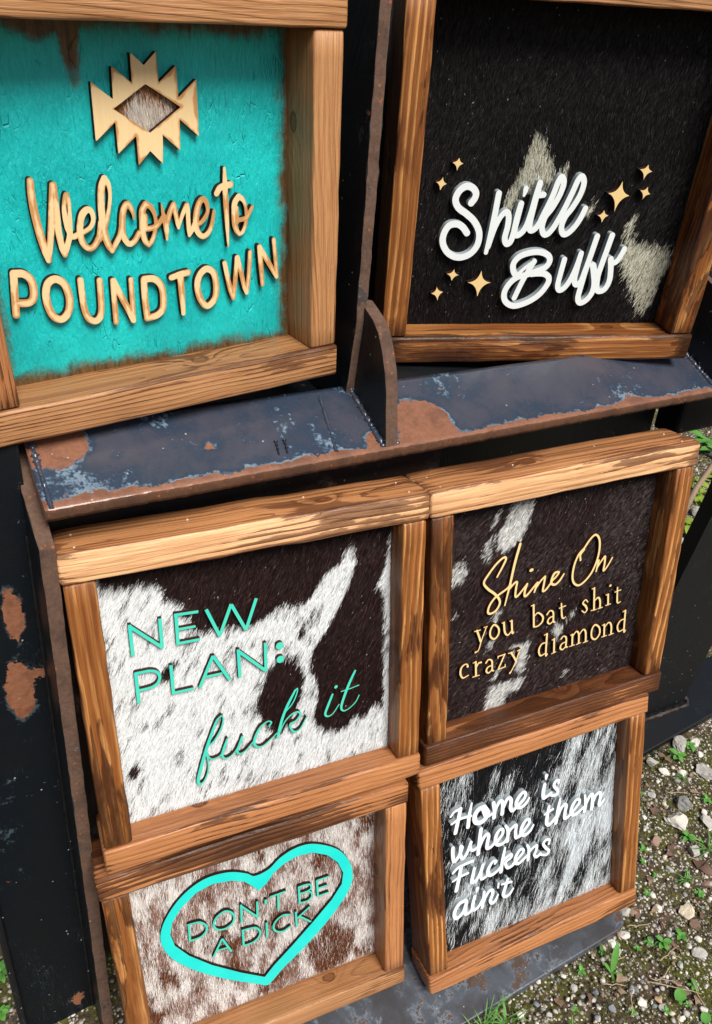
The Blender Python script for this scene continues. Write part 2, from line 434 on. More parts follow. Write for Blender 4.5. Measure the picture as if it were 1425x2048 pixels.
    [[192.8, 348.6, 4], [186.7, 340.3, 4], [185, 330.2, 4], [192, 320.9, 4], [205.2, 315.9, 4], [219.1, 314.8, 4], [231.2, 318.6, 4], [235.6, 325.9, 4], [231.6, 334.7, 4], [218.5, 340.8, 4], [205.1, 345.6, 4], [192.8, 349.1, 4], [183.1, 358.6, 4], [178.6, 370.4, 4], [181.9, 381.6, 4], [191, 387.7, 4], [201.2, 388, 4], [217.6, 381.7, 4], [230.3, 371.8, 4], [238.9, 357.9, 4], [238.8, 349, 4], [232.1, 344.2, 4], [221.9, 343.5, 4], [213.4, 344.2, 4]],
    [[213.8, 327.4, 3.67], [207.6, 340.2, 3.67], [201.2, 355.9, 3.67], [194.2, 377.4, 3.67]],
    [[213.1, 327.4, 2.38], [201.9, 336.2, 2.38], [193.5, 345, 2.38]],
   ], "p": [
   ], "h": [
   ]},
  {"n": "script_word", "b": 0, "s": [
    [[256.4, 324.5, 3.78], [254.9, 342.8, 3.78], [254.2, 360, 3.78], [258.5, 366.6, 3.78], [265.6, 361.8, 3.78], [271.7, 349.6, 3.78], [276.1, 333.1, 3.78], [278.7, 316.3, 3.78]],
    [[278.7, 316.3, 3.78], [277.4, 335.9, 3.78], [277, 352.3, 3.78], [281.2, 359, 3.78], [286.7, 354, 3.78], [289.7, 338.5, 3.78], [293.3, 316.9, 3.78], [296.4, 293.7, 3.78]],
    [[296.4, 293.7, 4], [293.3, 316.9, 4], [290.4, 338.5, 4], [288.6, 359.3, 4], [287.9, 377.6, 4], [292.9, 384.5, 4], [301, 380.5, 4], [306.9, 370.5, 4], [307.5, 357.9, 4], [303.5, 344, 4], [299.1, 331.7, 4]],
    [[317.6, 292.2, 4], [314.5, 314.1, 4], [311.8, 333, 4], [310.4, 348.1, 4], [312.6, 363.5, 4], [317.5, 368, 4], [324.9, 364.9, 4], [328.8, 353.6, 4], [327.2, 338.4, 4], [323.4, 323.4, 4]],
    [[300.5, 331.7, 3.56], [305.4, 342.6, 3.56], [310.7, 352.3, 3.56]],
    [[325, 329.5, 3.67], [332.5, 327.2, 3.67], [337.4, 317.9, 3.67], [339.9, 309.6, 3.67]],
   ], "p": [
   ], "h": [
   ]},
  {"n": "sparkle", "b": 0, "s": [
   ], "p": [
    [[92.7, 200.1], [92.8, 202], [93.1, 203.6], [93.8, 205], [94.8, 206.1], [96, 207], [97.6, 207.6], [99.5, 207.9], [97.6, 208.3], [95.9, 209], [94.4, 210], [93.2, 211.4], [92.3, 213], [91.6, 215], [91.1, 217.3], [90.9, 215], [90.4, 212.9], [89.5, 211.1], [88.4, 209.6], [87, 208.4], [85.3, 207.5], [83.3, 206.8], [85.4, 206.7], [87.2, 206.4], [88.8, 205.7], [90.1, 204.8], [91.2, 203.5], [92.1, 201.9]],
   ], "h": [
   ]},
  {"n": "sparkle", "b": 0, "s": [
   ], "p": [
    [[74.4, 222.9], [74.5, 225], [74.9, 226.9], [75.6, 228.5], [76.6, 229.8], [77.9, 230.8], [79.5, 231.6], [81.4, 232.1], [79.4, 232.4], [77.6, 233], [76.1, 234.1], [74.7, 235.4], [73.7, 237.2], [72.8, 239.2], [72.2, 241.7], [72.1, 239.1], [71.8, 236.9], [71.2, 234.9], [70.2, 233.2], [69, 231.8], [67.4, 230.7], [65.6, 229.8], [67.5, 229.9], [69.3, 229.6], [70.7, 228.9], [72, 227.9], [73, 226.6], [73.9, 224.9]],
   ], "h": [
   ]},
  {"n": "sparkle", "b": 0, "s": [
   ], "p": [
    [[141.7, 338.4], [142.2, 342.8], [143.3, 346.6], [144.9, 349.7], [147.2, 352.3], [150, 354.1], [153.3, 355.3], [157.3, 355.9], [153.3, 357], [149.9, 358.7], [147, 361.1], [144.6, 364.1], [142.7, 367.8], [141.4, 372.2], [140.7, 377.3], [140, 372.2], [138.8, 367.8], [137, 364.1], [134.7, 361.1], [131.8, 358.7], [128.3, 357], [124.3, 356], [128.4, 355.4], [131.9, 354.1], [135, 352.3], [137.4, 349.8], [139.4, 346.6], [140.8, 342.8]],
   ], "h": [
   ]},
  {"n": "sparkle", "b": 0, "s": [
   ], "p": [
    [[103.6, 337.2], [103.7, 339.3], [104.2, 341.1], [105, 342.6], [106.2, 343.8], [107.7, 344.8], [109.6, 345.5], [111.8, 345.9], [109.5, 346.2], [107.5, 346.9], [105.7, 347.9], [104.2, 349.3], [103, 350.9], [102.1, 353], [101.5, 355.3], [101.3, 352.9], [100.8, 350.7], [100, 348.9], [98.8, 347.3], [97.3, 346], [95.4, 344.9], [93.2, 344.2], [95.5, 344.2], [97.5, 343.8], [99.3, 343.2], [100.8, 342.2], [102, 340.9], [102.9, 339.2]],
   ], "h": [
   ]},
  {"n": "sparkle", "b": 0, "s": [
   ], "p": [
    [[82, 361], [82.8, 363.2], [83.9, 365], [85.3, 366.4], [86.9, 367.4], [88.8, 368.1], [90.9, 368.3], [93.3, 368.2], [91.1, 369.2], [89.2, 370.5], [87.7, 372], [86.6, 373.9], [85.8, 376.1], [85.5, 378.5], [85.5, 381.3], [84.6, 378.6], [83.5, 376.4], [82.2, 374.5], [80.6, 373], [78.7, 372], [76.5, 371.3], [74.1, 370.9], [76.4, 370.4], [78.3, 369.6], [79.8, 368.4], [80.9, 367], [81.7, 365.3], [82, 363.3]],
   ], "h": [
   ]},
  {"n": "sparkle", "b": 0, "s": [
   ], "p": [
    [[345.4, 201.8], [345.5, 204.1], [345.9, 206], [346.8, 207.6], [348, 209], [349.6, 210], [351.6, 210.8], [353.9, 211.2], [351.5, 211.6], [349.3, 212.5], [347.5, 213.7], [345.9, 215.2], [344.7, 217.2], [343.7, 219.6], [343.1, 222.4], [342.9, 219.5], [342.3, 216.9], [341.3, 214.7], [339.9, 212.7], [338.2, 211.1], [336.1, 209.7], [333.7, 208.7], [336.2, 208.9], [338.5, 208.6], [340.5, 208.1], [342.2, 207.1], [343.5, 205.7], [344.6, 204]],
   ], "h": [
   ]},
  {"n": "sparkle", "b": 0, "s": [
   ], "p": [
    [[314.9, 221.8], [315.3, 226.4], [316.3, 230.5], [317.9, 233.9], [320, 236.7], [322.8, 238.9], [326.1, 240.5], [330, 241.4], [326, 242.2], [322.5, 243.8], [319.6, 246.1], [317.1, 249.1], [315.1, 252.8], [313.6, 257.4], [312.7, 262.7], [312.2, 257.2], [311.2, 252.5], [309.7, 248.4], [307.5, 245], [304.8, 242.2], [301.5, 240.1], [297.7, 238.6], [301.6, 238.3], [305.1, 237.4], [308.1, 235.7], [310.5, 233.3], [312.5, 230.1], [314, 226.3]],
   ], "h": [
   ]},
  {"n": "sparkle", "b": 0, "s": [
   ], "p": [
    [[352.3, 228.9], [352.2, 231], [352.4, 232.9], [353.1, 234.6], [354, 236], [355.4, 237.3], [357.1, 238.4], [359.2, 239.3], [357, 239.1], [354.9, 239.4], [353.2, 240], [351.6, 241], [350.3, 242.4], [349.2, 244.2], [348.4, 246.3], [348.5, 244], [348.2, 241.8], [347.6, 239.8], [346.6, 238.1], [345.2, 236.5], [343.5, 235.2], [341.4, 234], [343.7, 234.4], [345.7, 234.5], [347.5, 234.1], [349, 233.4], [350.3, 232.3], [351.4, 230.8]],
   ], "h": [
   ]},
  {"n": "sparkle", "b": 0, "s": [
   ], "p": [
    [[298, 258.5], [298.4, 260.5], [299.1, 262.3], [300.1, 263.8], [301.3, 264.9], [302.9, 265.8], [304.7, 266.3], [306.8, 266.6], [304.7, 267.1], [302.9, 267.9], [301.5, 269.1], [300.3, 270.6], [299.4, 272.4], [298.8, 274.5], [298.5, 276.9], [298, 274.5], [297.3, 272.4], [296.3, 270.6], [295, 269.1], [293.5, 267.9], [291.7, 267.1], [289.5, 266.6], [291.6, 266.3], [293.4, 265.8], [294.9, 264.9], [296.2, 263.8], [297.1, 262.3], [297.7, 260.5]],
   ], "h": [
   ]},
 ],
 "plan": [
  {"n": "letter", "b": 1, "s": [
    [[67.3, 112.9, 2.1], [66.7, 154.3, 2.1]],
    [[67.8, 116, 2.1], [100.4, 151, 2.1]],
    [[101.6, 112.9, 2.1], [100.6, 153.1, 2.1]],
   ], "p": [
   ], "h": [
   ]},
  {"n": "letter", "b": 1, "s": [
    [[120.4, 112.7, 2.1], [119.4, 153.2, 2.1]],
    [[117.9, 112.5, 1.9], [146.8, 114.3, 1.9]],
    [[122.1, 132.3, 1.7], [142, 133.1, 1.7]],
    [[117.5, 151, 1.9], [146, 152, 1.9]],
   ], "p": [
   ], "h": [
   ]},
  {"n": "letter", "b": 1, "s": [
    [[156.1, 113.6, 2.1], [170.1, 153.6, 2.1]],
    [[170.2, 152.6, 2.1], [186.7, 113.3, 2.1]],
    [[186.7, 114, 2.1], [202.9, 152.9, 2.1]],
    [[202.9, 152.9, 2.1], [218.1, 112.6, 2.1]],
   ], "p": [
   ], "h": [
   ]},
  {"n": "letter", "b": 1, "s": [
    [[67.4, 178.1, 2.1], [66.7, 220.2, 2.1]],
    [[67, 178.5, 1.9], [74.9, 178.8, 1.9], [83.6, 179.3, 1.9], [91.3, 183, 1.9], [94.3, 190.4, 1.9], [91.3, 198, 1.9], [85, 201.9, 1.9], [76.1, 202.8, 1.9], [66.6, 202.4, 1.9]],
   ], "p": [
   ], "h": [
   ]},
  {"n": "letter", "b": 1, "s": [
    [[108.5, 178.1, 2.1], [108.1, 219.7, 2.1]],
    [[107.4, 217.7, 1.9], [132.8, 218.4, 1.9]],
   ], "p": [
   ], "h": [
   ]},
  {"n": "letter", "b": 1, "s": [
    [[159.8, 178.7, 2.1], [140.4, 219.3, 2.1]],
    [[159.8, 178.7, 2.1], [178.5, 218.8, 2.1]],
    [[149.2, 206.1, 1.8], [169.4, 206.7, 1.8]],
   ], "p": [
   ], "h": [
   ]},
  {"n": "letter", "b": 1, "s": [
    [[191.6, 178, 2.1], [191.4, 219.1, 2.1]],
    [[192.3, 181.3, 2.1], [224.4, 217.1, 2.1]],
    [[226.6, 177.2, 2.1], [225.6, 219.3, 2.1]],
   ], "p": [
   ], "h": [
   ]},
  {"n": "colon_dot", "b": 0, "s": [
    [[245.4, 186.6, 5.2], [245.4, 186.6, 5.2]],
   ], "p": [
   ], "h": [
   ]},
  {"n": "colon_dot", "b": 0, "s": [
    [[245.4, 206.6, 5.2], [245.4, 206.6, 5.2]],
   ], "p": [
   ], "h": [
   ]},
  {"n": "script_word", "b": 0, "s": [
    [[164.1, 268, 0.9], [157.6, 274.4, 1.5], [149.3, 293.4, 2.1], [140.4, 315.9, 2.1], [132.2, 340.8, 2.1], [127.6, 357.3, 2.1], [129.3, 365.7, 1.6]],
    [[164.1, 268, 0.9], [166.3, 273.7, 0.9], [162.4, 287.9, 1.1], [152.4, 303.2, 1.1], [143, 309.3, 1.1]],
    [[129.3, 365.7, 1.2], [135.9, 360.3, 1], [141.6, 346.2, 1], [142.4, 330.4, 1], [140.3, 316.8, 1]],
    [[141.1, 317.1, 1], [145.6, 329.1, 1], [153.2, 330.6, 1], [161.2, 325.9, 1], [169.4, 306.2, 1.4]],
    [[169.4, 306.2, 1.4], [164.7, 318.1, 1.9], [161.3, 328.9, 1.7], [164.5, 335.2, 1.2], [172.1, 334.2, 0.9], [181, 325.6, 0.9], [189.2, 309.4, 1.4]],
    [[189.3, 308.8, 1.7], [184.5, 320.8, 1.7], [181.3, 329.7, 1.7], [184.7, 334.5, 1.1], [192.5, 332.1, 0.9], [202.9, 321.9, 0.9]],
    [[226.1, 303.3, 1.2], [229.3, 299, 1.1], [224.2, 296, 1], [213.6, 302.4, 1.4], [206.3, 315.9, 1.9], [204.8, 325.5, 1.9], [208.8, 331.7, 1.4], [217, 332, 0.9], [229.6, 323.6, 0.9], [237.7, 317.1, 0.9]],
   ], "p": [
   ], "h": [
   ]},
  {"n": "script_letter", "b": 0, "s": [
    [[263.7, 259, 1.5], [252.6, 278.8, 2], [245, 296.3, 2], [240, 312.8, 2], [236.8, 325.5, 1.8]],
    [[263.7, 259, 1.2], [266.9, 257.2, 0.9], [265.6, 265, 0.9], [258.9, 278.7, 0.9], [247.5, 290.1, 0.9]],
    [[239.9, 318.8, 0.9], [248.2, 303.3, 0.9], [258.7, 294.6, 1.2], [267.2, 294.2, 1.5], [269.5, 299.5, 1.5], [263.2, 307, 1.2], [255, 309.5, 1], [256.1, 318, 1.5], [260.6, 324.1, 1.5], [268.9, 321.6, 0.9], [278.3, 306.3, 0.9]],
   ], "p": [
   ], "h": [
   ]},
  {"n": "script_letter", "b": 0, "s": [
    [[316.4, 280.9, 1.5], [310, 296.1, 1.9], [305.4, 309, 1.7], [309, 314.2, 1.2], [316.4, 312, 0.8], [325.8, 299.9, 0.8]],
   ], "p": [
   ], "h": [
   ]},
  {"n": "script_dot", "b": 0, "s": [
    [[321.3, 270.5, 2.3], [321.9, 270.1, 2.3]],
   ], "p": [
   ], "h": [
   ]},
  {"n": "script_letter", "b": 0, "s": [
    [[349.8, 252.6, 1.5], [342.5, 267.4, 2], [335, 285.3, 2], [329.1, 304, 1.8], [331.5, 311.7, 1.2], [338.8, 311.6, 0.8], [350.1, 303.7, 0.8], [355.8, 293.5, 0.8]],
    [[329.3, 280, 0.8], [342.3, 279, 0.8], [355.4, 277.1, 0.8]],
   ], "p": [
   ], "h": [
   ]},
 ],
 "shine": [
  {"n": "script_word", "b": 0, "s": [
    [[126.3, 163.1, 1.3], [135.7, 146, 1.7], [139.2, 137.3, 1.7], [135.5, 134.1, 1.7], [124.4, 141.1, 1.7], [112.2, 154.9, 1.7], [104.7, 167.3, 1.7], [111.9, 179, 1.9], [123.9, 190.1, 1.9], [132.2, 201.3, 1.9], [133.2, 209.8, 1.7], [127.4, 218.9, 1.7], [118.2, 221.6, 1.7], [114.1, 217.1, 1.7], [116.8, 206.5, 1.7], [124.6, 196.9, 1.7], [132.7, 192.3, 1.7], [143.8, 186.8, 1.7], [150.2, 181, 1.7]],
    [[161.6, 118.5, 2.1], [154.8, 147.2, 2.1], [148.9, 181.5, 1.9], [142.5, 213.9, 1.1]],
    [[148.2, 187.9, 1.7], [157.3, 179.9, 1.7], [161, 180.3, 1.7], [159.8, 190.7, 1.7], [160, 203.2, 1.7], [165.1, 202, 1.7], [178.9, 187.1, 1.5]],
    [[178.9, 187.1, 1.8], [175.8, 198, 1.8], [176.2, 206.4, 1.8], [181.6, 204.9, 1.8], [196, 189.5, 1.5]],
    [[197.4, 189, 1.7], [194.9, 196.8, 1.7], [192.9, 204.2, 1.4]],
    [[193.9, 199, 1.5], [202.5, 187.7, 1.5], [209.3, 181.8, 1.5]],
    [[209.9, 182, 1.7], [208.8, 194.2, 1.7], [208.1, 205.9, 1.7], [214.3, 204, 1.7], [223.3, 192.7, 1.5]],
    [[222.4, 192.5, 1.6], [229.4, 187.4, 1.6], [234.2, 180.5, 1.6], [226.5, 180.4, 2], [222.4, 189.1, 2], [222.5, 196.7, 2], [229.4, 200.1, 1.8], [237, 195.1, 1.8], [243.5, 185.7, 1.4]],
   ], "p": [
   ], "h": [
   ]},
  {"n": "script_dot", "b": 0, "s": [
    [[183.5, 165.7, 2.5], [185.4, 165.4, 2.5]],
   ], "p": [
   ], "h": [
   ]},
  {"n": "script_word", "b": 0, "s": [
    [[271.7, 169, 1.6], [270.6, 160.1, 1.6], [276.4, 152.3, 1.6]],
    [[270.4, 155.4, 1.4], [276.9, 149.1, 1.7], [284.7, 138.4, 1.7], [293.8, 131.8, 1.7], [301.7, 138.7, 1.7], [305.1, 154.3, 1.7], [303.5, 174.1, 1.7], [295.9, 194.5, 1.7], [284.5, 207.3, 1.7], [273.5, 212.1, 1.7], [264, 205.8, 1.7], [259.9, 192.9, 1.7], [261.4, 173.9, 1.7], [267.2, 159, 1.7], [274, 151.9, 1.7]],
    [[306.3, 177.3, 1.9], [305.4, 184.8, 1.9], [303.8, 195.5, 1.2]],
    [[304.6, 189.7, 1.4], [310.5, 180.8, 1.4], [316.9, 172.9, 1.7]],
    [[317.9, 173.1, 1.7], [318.5, 184.3, 1.7], [318, 197.1, 1.7], [325, 190.6, 1.4], [332, 178, 1.3]],
   ], "p": [
   ], "h": [
   ]},
  {"n": "letter", "b": 0, "s": [
    [[97.3, 244.5, 1.6], [100.8, 254, 1.6], [104.3, 264.7, 1.6]],
    [[112.5, 244.4, 0.9], [106.1, 263, 0.9], [101.7, 279.1, 0.9], [97.1, 281.8, 0.9]],
    [[93.2, 244.9, 0.8], [103, 245, 0.8]],
    [[109.2, 242.5, 0.8], [114.5, 242.2, 0.8]],
    [[96.7, 281.6, 1.6], [97.3, 281.4, 1.6]],
   ], "p": [
   ], "h": [
   ]},
  {"n": "letter", "b": 0, "s": [
    [[127.3, 242.6, 1.5], [134.2, 250.3, 1.5], [134.9, 260.2, 1.5], [128.8, 267.2, 1.5], [121.6, 262, 1.5], [120, 252.2, 1.5], [123.1, 244.5, 1.5], [127.3, 242.6, 1.5]],
   ], "p": [
   ], "h": [
   ]},
  {"n": "letter", "b": 0, "s": [
    [[143, 243, 1.6], [145.7, 259.9, 1.6], [151.4, 266.9, 1.3], [157.8, 261, 0.9]],
    [[156.5, 243.3, 1.6], [159.1, 264.7, 1.6], [161.8, 264.5, 0.9]],
    [[139.8, 243.2, 0.8], [144.1, 242.8, 0.8]],
    [[153.2, 243.6, 0.8], [157.1, 243.3, 0.8]],
   ], "p": [
   ], "h": [
   ]},
  {"n": "letter", "b": 0, "s": [
    [[193.5, 226.1, 1.6], [197.3, 264.5, 1.6]],
    [[196.4, 246.3, 0.9], [202.7, 241.9, 1.2], [211.8, 250.4, 1.6], [212.2, 259.2, 1.6], [205.5, 265.2, 1.2], [197.4, 265.4, 1.2]],
    [[189.4, 226.8, 0.8], [193.9, 225.8, 0.8]],
   ], "p": [
   ], "h": [
   ]},
  {"n": "letter", "b": 0, "s": [
    [[219.8, 249.2, 1.5], [224.3, 244, 1], [230.7, 248.3, 1.5], [232.8, 264.7, 1.5], [236.2, 266.8, 0.9]],
    [[231.8, 255.2, 0.9], [224.5, 257, 1.3], [222.1, 263, 1.5], [226.7, 267.5, 1.2], [232.7, 263.6, 0.9]],
   ], "p": [
   ], "h": [
   ]},
  {"n": "letter", "b": 0, "s": [
    [[244.5, 236.5, 1.2], [247.8, 258.7, 1.6], [251.2, 264.3, 1.2], [255.2, 262.7, 0.8]],
    [[241.4, 244, 0.9], [253, 242.6, 0.9]],
   ], "p": [
   ], "h": [
   ]},
  {"n": "letter", "b": 0, "s": [
    [[294.6, 246.3, 1], [290, 241.4, 1], [285.6, 246.3, 1.4], [291.4, 252.9, 1.8], [294.9, 260.3, 1.4], [290.9, 264.4, 1], [285.4, 259.8, 1]],
   ], "p": [
   ], "h": [
   ]},
  {"n": "letter", "b": 0, "s": [
    [[304.4, 224.5, 1.6], [308.8, 264.1, 1.6]],
    [[307.3, 248.4, 1], [314, 243.4, 1.4], [318.5, 250.1, 1.6], [320.3, 263.4, 1.6]],
    [[303.1, 264.2, 0.8], [313.2, 264.3, 0.8]],
    [[316.1, 264.1, 0.8], [324.7, 263.6, 0.8]],
    [[300.2, 225, 0.8], [304.3, 224, 0.8]],
   ], "p": [
   ], "h": [
   ]},
  {"n": "letter", "b": 0, "s": [
    [[333.2, 242.6, 1.6], [335.6, 261.4, 1.6]],
    [[329.1, 242.9, 0.8], [333.1, 242.2, 0.8]],
    [[331, 262.1, 0.8], [340.4, 261.3, 0.8]],
   ], "p": [
   ], "h": [
   ]},
  {"n": "letter_dot", "b": 0, "s": [
    [[335.2, 227.8, 1.9], [335.6, 227.4, 1.9]],
   ], "p": [
   ], "h": [
   ]},
  {"n": "letter", "b": 0, "s": [
    [[350.2, 234.5, 1.2], [353.1, 258.8, 1.6], [356, 263.7, 1.1], [360, 262.2, 0.8]],
    [[346.4, 241.9, 0.9], [357.5, 240.5, 0.9]],
   ], "p": [
   ], "h": [
   ]},
  {"n": "letter", "b": 0, "s": [
    [[84.5, 303.1, 1.8], [83, 298.3, 0.9], [78.2, 298.2, 1.2], [73.5, 302.7, 1.6], [72.6, 312.4, 1.6], [77.2, 321, 1.3], [86.5, 318.9, 0.9]],
   ], "p": [
   ], "h": [
   ]},
  {"n": "letter", "b": 0, "s": [
    [[98, 298.9, 1.6], [99.7, 324, 1.6]],
    [[99.3, 309.4, 0.9], [102.9, 302.6, 1.2], [107.2, 302.3, 1.6]],
    [[93.7, 299.7, 0.8], [97.9, 298.5, 0.8]],
    [[93.9, 324.7, 0.8], [105.3, 324.6, 0.8]],
   ], "p": [
   ], "h": [
   ]},
  {"n": "letter", "b": 0, "s": [
    [[116, 305.8, 1.5], [120.1, 301.2, 1], [126.2, 305.7, 1.5], [127.8, 321.9, 1.5], [130.6, 324.1, 0.9]],
    [[127.1, 313.2, 0.9], [119.6, 314.9, 1.3], [117.3, 321, 1.5], [121.5, 325.5, 1.2], [127.4, 321.3, 0.9]],
   ], "p": [
   ], "h": [
   ]},
  {"n": "letter", "b": 0, "s": [
    [[136.4, 300.7, 1], [148.9, 299.8, 1]],
    [[148.4, 299.7, 1.3], [138.5, 323.8, 1.3]],
    [[138.1, 324.1, 1], [150.9, 323, 1]],
    [[136.4, 300.7, 0.8], [136.8, 303.7, 0.8]],
    [[150.9, 323, 0.8], [150.2, 318.9, 0.8]],
   ], "p": [
   ], "h": [
   ]},
  {"n": "letter", "b": 0, "s": [
    [[159.5, 300.2, 1.6], [164.6, 308.4, 1.6], [169.8, 318.6, 1.6]],
    [[174.7, 300.1, 0.9], [167.9, 323, 0.9], [161.3, 336.6, 0.9]],
    [[154.7, 300.4, 0.8], [164.4, 300, 0.8]],
    [[170.7, 300.5, 0.8], [176.4, 298.8, 0.8]],
    [[160.2, 337.2, 1.7], [160.8, 336.7, 1.7]],
   ], "p": [
   ], "h": [
   ]},
  {"n": "letter", "b": 0, "s": [
    [[223, 284.4, 1.6], [224.4, 322.4, 1.6], [227.4, 322.1, 0.9]],
    [[222.5, 300.1, 0.9], [214.9, 300.7, 1.3], [210.5, 310.3, 1.6], [214.3, 321.5, 1.4], [223.4, 319.8, 0.9]],
    [[218.1, 285.5, 0.8], [223, 284, 0.8]],
   ], "p": [
   ], "h": [
   ]},
  {"n": "letter", "b": 0, "s": [
    [[237.7, 297.5, 1.6], [239.6, 322.1, 1.6]],
    [[233.9, 298.7, 0.8], [237.7, 297.1, 0.8]],
    [[235.5, 324.2, 0.8], [243.1, 322.7, 0.8]],
   ], "p": [
   ], "h": [
   ]},
  {"n": "letter", "b": 0, "s": [
    [[251, 301.2, 1.5], [254.8, 297.7, 1], [260.5, 302, 1.5], [261.8, 318.5, 1.5], [265.3, 320, 0.9]],
    [[260.8, 309.2, 0.9], [253, 311.4, 1.3], [250.9, 318, 1.5], [255.6, 322.3, 1.2], [261.5, 318, 0.9]],
   ], "p": [
   ], "h": [
   ]},
  {"n": "letter", "b": 0, "s": [
    [[272, 299, 1.6], [273.8, 319.2, 1.6]],
    [[272.9, 302.7, 0.9], [278.7, 295.6, 1.2], [284.2, 301.2, 1.6], [286.3, 319.2, 1.6]],
    [[285, 303.7, 0.9], [291.9, 295.5, 1.2], [297.4, 301.4, 1.6], [299.7, 319.4, 1.6]],
    [[269.2, 320.6, 0.8], [278.2, 319.9, 0.8]],
    [[281.7, 320.4, 0.8], [290.2, 319.3, 0.8]],
    [[295.2, 320.8, 0.8], [303.9, 319.9, 0.8]],
    [[268.5, 299.7, 0.8], [272, 298.6, 0.8]],
   ], "p": [
   ], "h": [
   ]},
  {"n": "letter", "b": 0, "s": [
    [[315.8, 293.2, 1.5], [324.1, 301, 1.5], [325.9, 312.7, 1.5], [319.4, 320.7, 1.5], [311.7, 316.2, 1.5], [309.1, 305.3, 1.5], [311, 296.1, 1.5], [315.8, 293.2, 1.5]],
   ], "p": [
   ], "h": [
   ]},
  {"n": "letter", "b": 0, "s": [
    [[333.5, 297.3, 1.6], [335.8, 319.4, 1.6]],
    [[334.5, 303.4, 0.9], [341.4, 295.9, 1.2], [347.5, 302.2, 1.6], [349.7, 319.2, 1.6]],
    [[331.4, 320.3, 0.8], [340.8, 319.8, 0.8]],
    [[345.4, 320.6, 0.8], [354.2, 319.5, 0.8]],
    [[329.4, 298.1, 0.8], [333.4, 296.8, 0.8]],
   ], "p": [
   ], "h": [
   ]},
  {"n": "letter", "b": 0, "s": [
    [[372.9, 281.8, 1.6], [375.8, 320.5, 1.6], [379.1, 320.2, 0.9]],
    [[373, 297.4, 0.9], [364.8, 299.4, 1.3], [360.8, 308.2, 1.6], [365.2, 318.8, 1.4], [374.3, 317.2, 0.9]],
    [[368.1, 283.1, 0.8], [372.9, 281.5, 0.8]],
   ], "p": [
   ], "h": [
   ]},
 ],
 "home": [
  {"n": "script_letter", "b": 0, "s": [
    [[80.6, 117.7, 3.42], [76.1, 136.4, 3.42], [70, 160.9, 3.42]],
    [[62.9, 125.9, 1.95], [69.6, 119.4, 1.95], [80.6, 117.2, 2.68]],
    [[100.8, 114.9, 1.71], [95.9, 136.1, 3.17], [93, 158.2, 3.42]],
    [[63.8, 141.1, 1.95], [78.8, 136.7, 2.44], [98.6, 138.5, 2.44]],
   ], "p": [
   ], "h": [
   ]},
  {"n": "script_word", "b": 0, "s": [
    [[123.6, 130.3, 4.15], [112.7, 131.9, 4.15], [105.8, 141.6, 4.15], [107.2, 154.2, 4.15], [116.8, 158.5, 4.15], [125.9, 153, 4.15], [129.3, 142.6, 4.15], [123.5, 131.2, 4.15]],
    [[121.1, 136, 2.68], [124, 147.2, 2.68]],
    [[126.2, 153.1, 2.68], [137.3, 149.9, 2.68]],
    [[140.7, 129.5, 3.42], [142.4, 144.4, 3.42], [141.1, 159, 3.42]],
    [[142.9, 146.2, 2.44], [150.1, 133.2, 3.17], [154.9, 130.8, 3.17], [158, 138.7, 3.42], [156.5, 157.5, 3.42]],
    [[157.9, 148.8, 2.44], [165.2, 133.1, 3.17], [170.8, 131.1, 3.17], [173.9, 138.2, 3.42], [172.6, 151.1, 3.42], [176.2, 159, 2.93], [183.5, 154.5, 2.93]],
    [[180.3, 156.7, 2.93], [190, 150.3, 2.93], [198.9, 142.7, 2.93], [201.3, 134.4, 2.93], [196.8, 129.8, 2.93], [188.4, 136.2, 3.42], [183.5, 146.1, 3.42], [186.4, 155.7, 3.42], [194.8, 158.1, 2.93], [203.3, 152.9, 2.93], [208.2, 145.4, 1.95]],
   ], "p": [
   ], "h": [
   ]},
  {"n": "script_letter", "b": 0, "s": [
    [[238.5, 130.2, 3.17], [235.9, 143.6, 3.54], [236.8, 155.8, 3.54], [242.7, 155.8, 2.93], [251.1, 151.8, 2.93]],
    [[266.1, 136.8, 2.44], [266.5, 132.4, 2.44], [262, 130.8, 2.93], [257.4, 136, 2.93], [258.7, 142.5, 2.93], [264.5, 151.4, 2.93], [263.7, 158, 2.93], [257.2, 158.9, 2.93], [248.2, 154.3, 2.2]],
   ], "p": [
   ], "h": [
   ]},
  {"n": "script_dot", "b": 0, "s": [
    [[241.9, 113.6, 3.42], [241.1, 119.4, 1.95]],
   ], "p": [
   ], "h": [
   ]},
  {"n": "script_word", "b": 0, "s": [
    [[64.6, 188.6, 3.17], [63.8, 200.1, 3.17], [65.8, 216.4, 3.17], [74.2, 209.7, 3.17], [80.9, 195.4, 3.17], [78.7, 190.3, 2.2]],
    [[79, 191.2, 2.93], [77.5, 205.9, 2.93], [81.8, 217.7, 2.93], [90.3, 208, 2.93], [97.6, 191.3, 2.93]],
    [[97.6, 190.5, 2.68], [95.8, 200, 2.68], [100, 208.3, 2.68], [109.4, 206.6, 2.68]],
    [[116.8, 172, 3.42], [114.3, 187.2, 3.42], [110.2, 220.2, 3.42]],
    [[112, 210.3, 2.44], [119.2, 194.3, 3.05], [126.9, 186.4, 3.05], [130.6, 192.2, 3.29], [127.6, 206.4, 3.29], [127.5, 215.9, 2.93], [134.7, 215.4, 2.93], [142.8, 209.3, 2.93]],
    [[141.1, 212.1, 2.81], [149.2, 206.8, 2.81], [157.1, 197.9, 2.81], [157.1, 189.3, 2.81], [151.4, 187.8, 2.81], [144.9, 196.3, 3.29], [143.1, 209.4, 3.29], [149.1, 217.5, 3.29], [158.8, 217.4, 2.81], [165.7, 210.4, 2.81]],
    [[163.1, 184, 2.44], [167.4, 195.2, 3.17], [166.1, 216.9, 3.17]],
